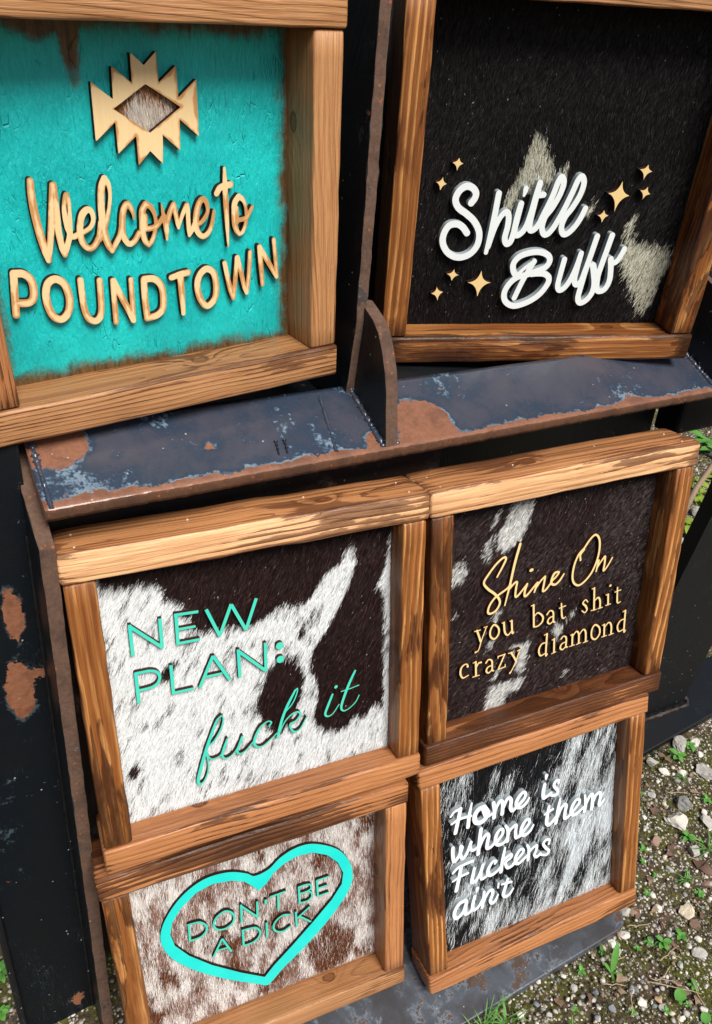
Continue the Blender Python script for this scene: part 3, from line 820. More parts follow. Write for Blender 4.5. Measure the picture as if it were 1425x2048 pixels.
    [[167.9, 199.7, 2.68], [175.2, 193.2, 2.68], [183, 190.8, 2.93], [182, 204.6, 2.93], [182.9, 216.9, 2.93], [190.2, 215, 2.68]],
    [[189.8, 216.6, 2.81], [199.7, 206.6, 2.81], [208.5, 197.1, 2.81], [208, 189.4, 2.81], [201.7, 188.6, 2.81], [194.3, 199.2, 3.29], [192.7, 211.6, 3.29], [199.8, 218, 3.29], [209.7, 214.2, 2.81], [216.7, 204.4, 1.95]],
   ], "p": [
   ], "h": [
   ]},
  {"n": "script_word", "b": 0, "s": [
    [[247.7, 177.9, 2.68], [245.5, 190, 3.42], [243.1, 208.3, 3.42], [246.3, 215.8, 3.17], [253.2, 213.6, 3.17], [260.6, 206.9, 3.17]],
    [[239.2, 191.4, 1.95], [246.9, 188.7, 2.44], [255.4, 186.7, 2.44]],
    [[270.3, 170.7, 2.2], [266.1, 190.7, 3.42], [262, 218, 3.42]],
    [[264.6, 207.5, 2.44], [272.1, 191.8, 3.05], [279, 185.8, 3.05], [282.4, 190.8, 3.29], [280.3, 203.7, 3.29], [280.2, 215.2, 3.29], [287, 214.9, 2.81], [294.5, 209.3, 2.81]],
    [[293.3, 210.3, 2.68], [301.7, 202.7, 2.68], [309.8, 193.3, 2.68], [308.4, 186.9, 2.68], [302.7, 186, 2.68], [295.7, 194.7, 3.29], [292.6, 207.3, 3.29], [298.3, 215.2, 3.29], [306.9, 213.9, 2.81], [317.3, 207.9, 2.81]],
    [[320.8, 182.6, 1.95], [322.9, 200.3, 3.29], [320.9, 216.5, 3.29]],
    [[322.2, 206.3, 2.44], [329.8, 190.4, 3.05], [335.2, 186.2, 3.05], [337.3, 192, 3.29], [336, 217.4, 3.29]],
    [[336.6, 206.8, 2.44], [343.6, 192.5, 3.05], [351, 188.7, 3.05], [354.4, 196, 3.29], [351.6, 211.4, 3.29], [353.6, 216.2, 2.81], [362.1, 206.8, 1.95]],
   ], "p": [
   ], "h": [
   ]},
  {"n": "script_letter", "b": 0, "s": [
    [[78.2, 231.3, 2.93], [73.2, 256.2, 3.42], [67.7, 278.1, 3.42]],
    [[62.9, 239.4, 2.2], [71.2, 232.9, 2.68], [83.7, 230.5, 2.68], [98.7, 229.7, 2.93]],
    [[62.3, 256.2, 1.83], [75.3, 252.2, 2.44], [90.2, 251, 2.44]],
   ], "p": [
   ], "h": [
   ]},
  {"n": "script_word", "b": 0, "s": [
    [[102.5, 246.2, 2.68], [99.7, 259.1, 3.29], [97.1, 272.5, 3.29], [104.8, 272.9, 2.93], [113, 261.4, 2.93], [118.4, 247, 2.93]],
    [[118.9, 246.3, 2.93], [114.6, 262.1, 2.93], [115.6, 274.2, 2.93], [124, 273.1, 2.68], [129.8, 267.9, 2.68]],
    [[141.8, 253.1, 2.44], [144.2, 249.3, 2.44], [137.7, 247.4, 2.44], [129.5, 258, 3.29], [127.7, 268.8, 3.29], [134.1, 274.6, 3.29], [145.2, 271.1, 2.68], [152.6, 265.4, 2.68]],
    [[161.3, 229.3, 2.2], [156.8, 250.3, 3.29], [152.8, 275.7, 3.29]],
    [[156.5, 255.5, 2.2], [165, 249.4, 2.68], [172.9, 247.4, 2.68], [172.9, 253.6, 2.68], [163.3, 258.4, 2.68], [162, 263.6, 2.68], [166.2, 273.1, 2.93], [174.8, 272, 2.93], [181.4, 266.3, 2.93]],
    [[177.3, 269, 2.68], [188.1, 261.1, 2.68], [196.9, 252.3, 2.68], [195.1, 245.6, 2.68], [188.5, 246.4, 2.68], [181.8, 257.5, 3.17], [181.8, 268.6, 3.17], [188.1, 273.1, 2.81], [198.1, 267.7, 2.81], [204, 264.2, 2.81]],
    [[204.8, 241.3, 2.2], [208.2, 251.7, 3.05], [206.5, 273.1, 3.05]],
    [[208.2, 257.9, 2.44], [216.6, 251.6, 2.44], [223.8, 250.2, 2.68], [222.5, 260.4, 2.68], [219.2, 268, 2.68], [223.8, 274.5, 2.68], [231.1, 270.4, 2.68]],
    [[248.6, 256.9, 2.2], [249.6, 248.7, 2.2], [242.3, 246.2, 2.68], [237.2, 252.2, 2.68], [242.1, 262.9, 2.68], [248.2, 271.3, 2.68], [243.7, 278.1, 2.68], [230.3, 272.4, 1.95]],
   ], "p": [
   ], "h": [
   ]},
  {"n": "script_word", "b": 0, "s": [
    [[83.9, 305.6, 3.42], [72.2, 308.3, 3.42], [63.9, 319.8, 3.42], [62.8, 331.1, 3.42], [67.8, 336.6, 3.42], [79.3, 328.9, 3.42], [85.8, 312.8, 3.42]],
    [[85.9, 308.3, 3.17], [83.8, 327.3, 3.17], [84.2, 335.8, 3.17], [93.6, 333.4, 2.68], [99.1, 319.9, 2.68]],
    [[101.9, 305.7, 2.93], [97.4, 322.8, 3.17], [99.6, 333.9, 3.17], [108.3, 331.1, 2.68], [116.7, 318.9, 2.68]],
    [[119.9, 304, 2.44], [118.6, 318, 3.17], [115.8, 335.9, 3.17]],
    [[118.5, 323.4, 2.44], [128.3, 307.8, 2.93], [135.3, 307.4, 3.17], [136.3, 316, 3.17], [131.7, 327.7, 3.17], [134.7, 335.5, 2.93], [141.1, 332.9, 2.93], [146.5, 322.5, 1.95]],
   ], "p": [
   ], "h": [
   ]},
  {"n": "script_dot", "b": 0, "s": [
    [[107.2, 291, 3.42], [105.8, 296.7, 2.2]],
   ], "p": [
   ], "h": [
   ]},
  {"n": "apostrophe", "b": 0, "s": [
    [[148.1, 298.6, 1.95], [147, 307.5, 1.71]],
   ], "p": [
   ], "h": [
   ]},
  {"n": "script_letter", "b": 0, "s": [
    [[166, 296.6, 2.44], [161.5, 311.9, 3.29], [157.2, 325.6, 3.29], [161, 333.4, 2.93], [169.1, 331.6, 2.93], [176.5, 322.4, 1.95]],
    [[154.3, 303.5, 1.95], [163.8, 304.7, 2.32], [173.2, 306.5, 2.32]],
   ], "p": [
   ], "h": [
   ]},
 ],
 "dont": [
  {"n": "heart_outline", "b": 0, "s": [
   ], "p": [
    [[213.5, 129.9], [226.5, 117.4], [244.5, 102.9], [266.5, 94.3], [290.6, 95.3], [316.9, 110], [337, 129.1], [350.4, 154.7], [356.1, 181], [353.2, 205.3], [339.6, 231.2], [312.6, 264.9], [275.9, 300.4], [239.4, 329.6], [216.1, 352.2], [208, 353.3], [197, 344.5], [150.5, 307.3], [110.8, 268.6], [83.2, 233], [70.8, 206.3], [66.8, 183.2], [70.3, 160.7], [82.3, 137.1], [101.4, 114.4], [124.7, 99.2], [147.1, 94.4], [173.2, 98.7], [195.1, 111.3], [206, 120.9]],
   ], "h": [
    [[209.8, 151.3], [221.7, 143.6], [234.5, 127.2], [250.2, 116.6], [270.2, 110.4], [294.4, 113.7], [316.4, 128.4], [332.4, 149.8], [340.7, 174.7], [337.9, 196.8], [320.8, 222.3], [289.3, 255], [253, 290.1], [223.9, 316.4], [208, 334.2], [172.7, 305.2], [132.2, 266.9], [101.9, 231], [84.5, 201.1], [80.6, 176.5], [85.6, 155.7], [99.3, 134.8], [123.1, 115.5], [145.8, 109.5], [172, 114.7], [191, 125.3], [202, 139.7]],
   ]},
  {"n": "letter", "b": 1, "s": [
    [[107.1, 170, 1.62], [105.8, 203.8, 1.62]],
    [[106.3, 170.5, 1.62], [114.2, 171.1, 1.62], [122.5, 173.3, 1.62], [130.2, 183, 1.62], [130, 193.9, 1.62], [123, 201.5, 1.62], [114.3, 203, 1.62], [106.3, 202.3, 1.62]],
   ], "p": [
   ], "h": [
   ]},
  {"n": "letter", "b": 1, "s": [
    [[157.3, 168.9, 1.62], [166.4, 173.8, 1.62], [171.5, 185.1, 1.62], [167.8, 197.3, 1.62], [156.9, 203, 1.62], [146.1, 199.8, 1.62], [141.4, 189.7, 1.62], [145.2, 176.6, 1.62], [157.3, 168.9, 1.62]],
   ], "p": [
   ], "h": [
   ]},
  {"n": "letter", "b": 1, "s": [
    [[182.6, 166.9, 1.62], [181.1, 203.8, 1.62]],
    [[182.9, 170.3, 1.62], [204.6, 202.6, 1.62]],
    [[206.4, 171.7, 1.62], [204.7, 204.9, 1.62]],
   ], "p": [
   ], "h": [
   ]},
  {"n": "apostrophe", "b": 1, "s": [
    [[219.2, 174, 2.05], [218.8, 183.5, 1.4]],
   ], "p": [
   ], "h": [
   ]},
  {"n": "letter", "b": 1, "s": [
    [[225.4, 172, 1.51], [250.7, 171.5, 1.51]],
    [[238.1, 172.3, 1.62], [236.9, 204.1, 1.62]],
   ], "p": [
   ], "h": [
   ]},
  {"n": "letter", "b": 1, "s": [
    [[270, 171, 1.62], [270, 205.7, 1.62]],
    [[270.1, 172.4, 1.51], [279.4, 172.3, 1.51], [287.5, 175.1, 1.51], [288.9, 183.6, 1.51], [281.4, 186.9, 1.51], [270.7, 186.3, 1.51]],
    [[280.6, 186.5, 1.51], [288.1, 191.1, 1.51], [289.7, 199.8, 1.51], [284.1, 206.2, 1.51], [276.3, 206.4, 1.51], [269.8, 205.2, 1.51]],
   ], "p": [
   ], "h": [
   ]},
  {"n": "letter", "b": 1, "s": [
    [[298.5, 171.2, 1.62], [299.1, 205.3, 1.62]],
    [[298.7, 171.9, 1.51], [317.7, 172.3, 1.51]],
    [[299, 188.7, 1.51], [314.8, 189, 1.51]],
    [[299, 204.6, 1.51], [316.9, 204.7, 1.51]],
   ], "p": [
   ], "h": [
   ]},
  {"n": "letter", "b": 1, "s": [
    [[150.7, 220.8, 1.62], [135.2, 252, 1.62]],
    [[150.7, 220.8, 1.62], [162.3, 254.1, 1.62]],
    [[141.8, 241, 1.4], [157, 242.7, 1.4]],
   ], "p": [
   ], "h": [
   ]},
  {"n": "letter", "b": 1, "s": [
    [[181.5, 218.7, 1.62], [180.7, 252.1, 1.62]],
    [[181.1, 219.2, 1.62], [191.4, 220.3, 1.62], [201.1, 223.5, 1.62], [206.7, 233.7, 1.62], [205.1, 243.3, 1.62], [197.7, 249.9, 1.62], [189.2, 251.6, 1.62], [180.6, 250.9, 1.62]],
   ], "p": [
   ], "h": [
   ]},
  {"n": "letter", "b": 1, "s": [
    [[217.5, 220.8, 1.62], [216.5, 251.9, 1.62]],
   ], "p": [
   ], "h": [
   ]},
  {"n": "letter", "b": 1, "s": [
    [[253.7, 221.8, 1.62], [243.3, 218.1, 1.62], [232, 224.5, 1.62], [227.5, 235.4, 1.62], [231.3, 246.1, 1.62], [241.6, 251.3, 1.62], [252.8, 246.9, 1.62]],
   ], "p": [
   ], "h": [
   ]},
  {"n": "letter", "b": 1, "s": [
    [[263.2, 220.2, 1.62], [263.3, 253.2, 1.62]],
    [[285.7, 220.3, 1.62], [265.1, 234.6, 1.62]],
    [[268, 232.3, 1.62], [286, 252.8, 1.62]],
   ], "p": [
   ], "h": [
   ]},
 ],
}, "pats": {
 "plan": [
    [[42, 16], [458, 11], [408, 37], [398, 102], [387, 133], [398, 143], [399, 332], [382, 315], [372, 332], [350, 328], [342, 343], [324, 343], [303, 333], [290, 312], [299, 287], [297, 259], [288, 229], [295, 204], [313, 182], [331, 152], [348, 117], [356, 89], [353, 72], [341, 66], [343, 79], [331, 90], [312, 100], [294, 126], [282, 136], [252, 132], [231, 142], [212, 152], [184, 146], [147, 143], [143, 137], [132, 118], [131, 101], [112, 90], [110, 74], [90, 66], [65, 67], [43, 59]],
    [[251, 205], [270, 208], [284, 241], [277, 258], [273, 279], [263, 298], [245, 326], [231, 315], [217, 287], [215, 267], [226, 238], [232, 216]],
    [[283, 160], [287, 169], [282, 181], [275, 185], [273, 178], [277, 168]],
    [[296, 145], [297, 152], [292, 154], [292, 148]],
    [[109, 174], [119, 175], [120, 182], [113, 187], [113, 196], [103, 199], [94, 202], [96, 191], [99, 185], [103, 181]],
    [[59, 306], [62, 319], [55, 329], [46, 329], [46, 320], [52, 309]],
    [[166, 349], [168, 355], [163, 361], [160, 355]],
    [[272, 332], [271, 339], [265, 340], [264, 335]],
    [[134, 253], [136, 257], [132, 263]],
 ],
 "shine": [
    [[152, 54], [187, 56], [182, 89], [166, 119], [140, 127], [130, 108], [131, 92], [144, 81]],
    [[127, 61], [133, 60], [128, 78], [122, 85]],
    [[124, 95], [112, 107], [107, 110], [113, 131], [125, 137], [117, 115]],
    [[60, 130], [75, 129], [81, 143], [77, 163], [61, 161]],
    [[63, 211], [73, 215], [63, 216]],
    [[137, 218], [144, 227], [134, 246], [123, 256], [131, 236]],
    [[133, 262], [137, 269], [127, 292], [125, 286]],
    [[165, 291], [201, 294], [196, 325], [193, 354], [181, 333], [177, 308]],
    [[147, 311], [152, 318], [141, 348], [137, 343]],
    [[135, 354], [167, 354], [195, 359], [185, 380], [165, 375], [157, 405], [122, 399], [130, 372]],
    [[268, 369], [279, 368], [275, 380]],
    [[238, 274], [258, 277], [258, 302], [245, 297]],
    [[260, 272], [278, 256], [281, 262], [271, 267]],
 ],
 "buff": [
    [[190, 169], [201, 176], [226, 214], [217, 229], [190, 236], [170, 262], [160, 256], [179, 212]],
    [[229, 210], [240, 204], [242, 229], [234, 226]],
    [[344, 288], [359, 304], [376, 302], [418, 316], [421, 335], [409, 352], [411, 378], [399, 403], [382, 380], [358, 352], [346, 323], [346, 306]],
    [[341, 278], [350, 264], [352, 285], [349, 302]],
    [[273, 252], [290, 255], [284, 269], [276, 266]],
 ],
}}

def catmull(pts, n=8):
    if len(pts) < 3: return np.array(pts, float)
    P = np.array(pts, float); closed = np.hypot(*(P[0, :2] - P[-1, :2])) < .8
    out = []
    for i in range(len(P) - 1):
        p1, p2 = P[i], P[i + 1]
        p0 = P[i - 1] if i else (P[-2] if closed else 2 * p1 - p2)
        p3 = P[i + 2] if i + 2 < len(P) else (P[1] if closed else 2 * p2 - p1)
        for k in range(n):
            t = k / n
            q = .5 * (2 * p1 + (p2 - p0) * t + (2 * p0 - 5 * p1 + 4 * p2 - p3) * t * t + (3 * p1 - p0 - 3 * p2 + p3) * t ** 3)
            q[2] = p1[2] + (p2[2] - p1[2]) * t
            out.append(q)
    out.append(P[-1])
    return np.array(out)

def poly_sdf(X, Y, poly):
    d = np.full(X.shape, 1e9); ins = np.zeros(X.shape, bool)
    P = np.array(poly); Q = np.roll(P, -1, 0)
    for (ax, ay), (bx, by) in zip(P, Q):
        ex, ey = bx - ax, by - ay
        t = np.clip(((X - ax) * ex + (Y - ay) * ey) / (ex * ex + ey * ey + 1e-12), 0, 1)
        d = np.minimum(d, np.hypot(X - ax - t * ex, Y - ay - t * ey))
        c = ((ay > Y) != (by > Y)) & (X < (bx - ax) * (Y - ay) / (by - ay + 1e-12) + ax)
        ins ^= c
    return np.where(ins, -d, d)

def smooth_poly(poly, n=6):
    P = [(x, y, 0) for x, y in poly]; P.append(P[0])
    return [tuple(q[:2]) for q in catmull(P, n)[:-1]]

def letter_mesh(w, h):
    """outline of one cut-out piece as a signed distance field, then marching squares"""
    strokes = []
    for s in w['s']:
        strokes.append((catmull(s), w['b'] and len(s) == 2))
    polys = w['p']; holes = w['h']
    if w['n'] == 'heart_outline':
        polys = [[q for q in p] for p in polys]
    allp = [q for s, _ in strokes for q in s[:, :2]] + [q for p in polys for q in p]
    R = max([s[:, 2].max() for s, _ in strokes] + [0]) + 2 * h
    A = np.array(allp); lo = A.min(0) - R - h; hi = A.max(0) + R + h
    nx, ny = (np.ceil((hi - lo) / h).astype(int) + 1)
    gx = lo[0] + np.arange(nx) * h; gy = lo[1] + np.arange(ny) * h
    X, Y = np.meshgrid(gx, gy, indexing='ij')
    D = np.full(X.shape, 1e3)
    for S, butt in strokes:
        for a, b in zip(S[:-1], S[1:]):
            r = max(a[2], b[2]) + 4
            i0 = max(0, int((min(a[0], b[0]) - r - lo[0]) / h)); i1 = min(nx, int((max(a[0], b[0]) + r - lo[0]) / h) + 2)
            j0 = max(0, int((min(a[1], b[1]) - r - lo[1]) / h)); j1 = min(ny, int((max(a[1], b[1]) + r - lo[1]) / h) + 2)
            x = X[i0:i1, j0:j1]; y = Y[i0:i1, j0:j1]
            ex, ey = b[0] - a[0], b[1] - a[1]; L = math.hypot(ex, ey) + 1e-9
            tl = ((x - a[0]) * ex + (y - a[1]) * ey) / L
            if butt:
                u = np.abs(tl - L / 2) - L / 2; v = np.abs((x - a[0]) * ey - (y - a[1]) * ex) / L - a[2]
                d = np.hypot(np.maximum(u, 0), np.maximum(v, 0)) + np.minimum(np.maximum(u, v), 0)
            else:
                t = np.clip(tl / L, 0, 1)
                d = np.hypot(x - a[0] - t * ex, y - a[1] - t * ey) - (a[2] + t * (b[2] - a[2]))
            D[i0:i1, j0:j1] = np.minimum(D[i0:i1, j0:j1], d)
    for p in polys: D = np.minimum(D, poly_sdf(X, Y, p))
    for p in holes: D = np.maximum(D, -poly_sdf(X, Y, p))
    D = np.where(np.abs(D) < 1e-4, 1e-4, D)
    V = []; VD = []; vid = {}; F = []; side = []
    def corner(i, j):
        k = (i, j)
        if k not in vid:
            vid[k] = len(V); V.append((gx[i], gy[j])); VD.append(-D[i, j])
        return vid[k]
    def cut(i, j, i2, j2):
        k = (i, j, i2, j2) if (i, j) < (i2, j2) else (i2, j2, i, j)
        if k not in vid:
            a, b = D[i, j], D[i2, j2]; t = a / (a - b)
            vid[k] = len(V); V.append((gx[i] + t * (gx[i2] - gx[i]), gy[j] + t * (gy[j2] - gy[j]))); VD.append(0.0)
        return vid[k]
    IN = D < 0
    cnt = IN[:-1, :-1].astype(int) + IN[1:, :-1] + IN[1:, 1:] + IN[:-1, 1:]
    for i, j in zip(*np.nonzero(cnt)):
        c = [(i, j), (i + 1, j), (i + 1, j + 1), (i, j + 1)]
        if cnt[i, j] == 4:
            F.append([corner(*q) for q in c][::-1]); continue
        ring = []
        for k in range(4):
            a, b = c[k], c[(k + 1) % 4]
            if IN[a]: ring.append(('c', corner(*a)))
            if IN[a] != IN[b]: ring.append(('x', cut(*a, *b), IN[a]))
        F.append([q[1] for q in ring][::-1])
        for k in range(len(ring)):
            p, q = ring[k], ring[(k + 1) % len(ring)]
            if p[0] == 'x' and q[0] == 'x' and p[2]: side.append((p[1], q[1]))
    return V, VD, F, side

def cut_letter(sign, w, front, edge_m, root, z0, z1, k, W, H, d, h=.55):
    """z0 front face, z1 back (depth from the frame's face, in sign units)"""
    V, VD, F, side = letter_mesh(w, h)
    n = len(V)
    A = np.array(V)
    # local frame of the sign: X right, Y back, Z up, origin at the middle of its foot
    def to(x, y, z): return np.stack([(x - W / 2) * k, (z - d / 2) * k, (H - y) * k], 1)
    c = A.mean(0)
    top = to(A[:, 0], A[:, 1], np.full(n, z0))
    sv = sorted({i for s in side for i in s}); ix = {v: i for i, v in enumerate(sv)}
    B = A[sv]
    s0 = to(B[:, 0], B[:, 1], np.full(len(sv), z0)); s1 = to(B[:, 0], B[:, 1], np.full(len(sv), z1))
    org = to(np.array([c[0]]), np.array([c[1]]), np.array([z1]))[0]
    verts = np.concatenate([top, s0, s1]) - org
    m = len(sv)
    faces = [f for f in F]      # y runs down, so this winding faces the viewer
    nf = len(faces)
    faces += [(n + ix[b], n + ix[a], n + m + ix[a], n + m + ix[b]) for a, b in side]
    o = mesh_obj(w['n'], verts, faces, [front, edge_m], root, [0] * nf + [1] * (len(faces) - nf),
                 [False] * nf + [True] * (len(faces) - nf), loc=org)
    at = o.data.attributes.new('edge', 'FLOAT', 'POINT')
    at.data.foreach_set('value', np.array(VD + [0.0] * (2 * m), dtype=np.float32))
    return o

# ------------------------------------------------------------------ boards
def board(name, L, h, d, mat, parent, loc, vertical=False, seed=0.5, seed2=0.5, tone=0.4, bev=.0017, wob=.0004):
    """planed length of wood along local X: width h (Z), depth d (Y); eased edges, slightly uneven"""
    ring = []
    for cx, cz, a0 in ((1, 1, 0), (-1, 1, 90), (-1, -1, 180), (1, -1, 270)):
        for a in (0, 30, 60, 90):
            t = math.radians(a0 + a)
            ring.append((cx * (d / 2 - bev) + bev * math.cos(t), cz * (h / 2 - bev) + bev * math.sin(t)))
    m = len(ring); xs = [-L / 2, -L / 2 + bev * .3, -L / 2 + bev] + list(np.linspace(-L / 2, L / 2, 14)[1:-1]) + [L / 2 - bev, L / 2 - bev * .3, L / 2]
    sc = [1 - bev * 1.2 / h * 2, 1 - bev * .35 / h * 2, 1] + [1] * 12 + [1, 1 - bev * .35 / h * 2, 1 - bev * 1.2 / h * 2]
    rg = np.random.default_rng(int(seed * 9999) + 3)
    V = []; F = []
    for i, x in enumerate(xs):
        oy, oz = rg.normal(size=2) * wob * .5
        for (y, z) in ring:
            jy, jz = rg.normal(size=2) * wob * .25
            V.append((x, y * sc[i] + oy + jy, z * sc[i] + oz + jz))
    N = len(xs)
    for i in range(N - 1):
        for j in range(m):
            F.append((i * m + j, i * m + (j + 1) % m, (i + 1) * m + (j + 1) % m, (i + 1) * m + j))
    F.append(tuple(range(m))[::-1]); F.append(tuple((N - 1) * m + j for j in range(m)))
    F = [tuple(reversed(f)) for f in F]
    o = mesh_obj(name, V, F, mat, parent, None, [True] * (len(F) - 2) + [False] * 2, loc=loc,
                 rot=(0, math.radians(-90), 0) if vertical else None)
    o.color = (seed, seed2, tone, 1)
    return o

# ------------------------------------------------------------------ cowhide
def value_noise(x, y, sx, sy, seed, oct=3):
    out = np.zeros(len(x)); amp = 1; tot = 0
    for o in range(oct):
        rg = np.random.default_rng(seed + o * 17); G = rg.random((64, 64))
        u = x / sx * 2 ** o + 7.3 * o; v = y / sy * 2 ** o + 3.1 * o
        i = np.floor(u).astype(int); j = np.floor(v).astype(int); fu = u - i; fv = v - j
        fu = fu * fu * (3 - 2 * fu); fv = fv * fv * (3 - 2 * fv)
        g = lambda a, b: G[a % 64, b % 64]
        out += amp * (g(i, j) * (1 - fu) * (1 - fv) + g(i + 1, j) * fu * (1 - fv) + g(i, j + 1) * (1 - fu) * fv + g(i + 1, j + 1) * fu * fv)
        tot += amp; amp *= .5
    return out / tot

def in_polys(x, y, polys):
    r = np.zeros(len(x), bool)
    for P in polys:
        P = np.array(P, float); Q = np.roll(P, -1, 0); ins = np.zeros(len(x), bool)
        for (ax, ay), (bx, by) in zip(P, Q):
            ins ^= ((ay > y) != (by > y)) & (x < (bx - ax) * (y - ay) / (by - ay + 1e-12) + ax)
        r |= ins
    return r

def hair_mat(name, rough, spec):
    m = Mat(name, rough, spec)
    c = m.attr('Col', 'Color')
    m.base(c)
    return m.m
HAIR = hair_mat('cow_hair', 0.5, 0.22)

def hc_shrink(x, y, clip):
    c = np.array(clip[0]).mean(0); P = np.array(clip[0]); hw, hh = np.abs(P - c).max(0)
    a = np.abs(x - c[0]) / hw + np.abs(y - c[1]) / hh; f = np.where(a > .95, .95 / np.maximum(a, 1e-6), 1.0)
    return c[0] + (x - c[0]) * f, c[1] + (y - c[1]) * f

def hide(root, x0, x1, y0, y1, p, k, W, H, d, n, length, width, colour, direction, lift=.12, seed=1, name='cowhide', parent=None, clip=None, rag=1.0):
    """hair-on hide: a backing sheet with many single hairs, each coloured by the hide's own markings"""
    rg = np.random.default_rng(seed)
    x = rg.uniform(x0, x1, n); y = rg.uniform(y0 - length * .5, y1, n)
    o = np.argsort(-y + rg.normal(size=n) * 3); x = x[o]; y = y[o]
    dx, dy = direction(x, y)
    a = rg.normal(size=n) * .16
    dx, dy = dx * np.cos(a) - dy * np.sin(a), dx * np.sin(a) + dy * np.cos(a)
    L = length * rg.uniform(.6, 1.25, n); w = width * rg.uniform(.6, 1.3, n)
    jj = rg.normal(size=n) * length * .28 + (value_noise(x, y, 5, 9, seed + 60, 2) - .5) * length * .9
    jj = jj * rag
    col = colour(x + dx * jj + rg.normal(size=n) * .7, y + dy * jj, rg)
    speck = rg.random(n) < .0016; L = np.where(speck, L * .22, L)
    glint = rg.random(n) < .045
    col = np.where(glint[:, None], np.minimum(col * 4.0 + .015, .8), col)  # scattered light hairs, with hair glints put into their colour
    col = np.where(speck[:, None], .7, col)
    px, py = -dy, dx                      # across the hair
    tilt = rg.normal(size=n) * .5
    z0 = p - rg.uniform(.1, .7, n); zt = z0 - L * lift * rg.uniform(.3, 1.3, n) - speck * .6; z0 = z0 - speck * 1.2
    tx = x + dx * L; ty = y + dy * L
    keep = (tx > x0 - .5) & (tx < x1 + .5) & (ty < y1 + 1) & (ty > y0 - 1)
    if clip is not None: keep &= in_polys(x, y, clip) & in_polys(tx, ty, clip)
    mx = x + dx * L * .55; my = y + dy * L * .55; zm = z0 - (z0 - zt) * .75
    def P3(X, Y, Z): return np.stack([(X - W / 2) * k, (Z - d / 2) * k, (H - Y) * k], 1)
    hw = w / 2
    v = np.stack([P3(x - px * hw, y - py * hw, z0 + tilt * hw), P3(x + px * hw, y + py * hw, z0 - tilt * hw),
                  P3(mx + px * hw * .8, my + py * hw * .8, zm - tilt * hw), P3(mx - px * hw * .8, my - py * hw * .8, zm + tilt * hw),
                  P3(tx, ty, zt)], 1)[keep]
    col = col[keep]; m = len(v)
    idx = np.arange(m)[:, None] * 5
    org = np.array([((x0 + x1) / 2 - W / 2) * k, (p - d / 2) * k, (H - (y0 + y1) / 2) * k])
    tri = np.concatenate([idx + [0, 2, 1], idx + [0, 3, 2], idx + [3, 4, 2]])
    # backing sheet as a grid so that it carries the same markings
    g = 2.0
    gx = np.linspace(x0 - 1, x1 + 1, int((x1 - x0) / g) + 2); gy = np.linspace(y0 - 1, y1 + 1, int((y1 - y0) / g) + 2)
    GX, GY = np.meshgrid(gx, gy, indexing='ij'); GXf, GYf = GX.ravel(), GY.ravel()
    if clip is not None: GXf, GYf = hc_shrink(GXf, GYf, clip)
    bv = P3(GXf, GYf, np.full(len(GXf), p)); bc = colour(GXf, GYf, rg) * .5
    q = np.arange(len(gx) * len(gy)).reshape(len(gx), len(gy)) + m * 5
    a_, b_, c_, d_ = q[:-1, :-1].ravel(), q[1:, :-1].ravel(), q[1:, 1:].ravel(), q[:-1, 1:].ravel()
    btri = np.concatenate([np.stack([a_, b_, c_], 1), np.stack([a_, c_, d_], 1)])
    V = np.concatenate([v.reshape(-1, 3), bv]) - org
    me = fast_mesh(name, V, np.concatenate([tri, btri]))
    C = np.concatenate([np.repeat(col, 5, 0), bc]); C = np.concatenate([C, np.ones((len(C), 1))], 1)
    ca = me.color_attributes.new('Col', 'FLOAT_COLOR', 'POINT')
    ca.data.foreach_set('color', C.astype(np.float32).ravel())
    return finish(name, me, [HAIR], parent or root, loc=org)
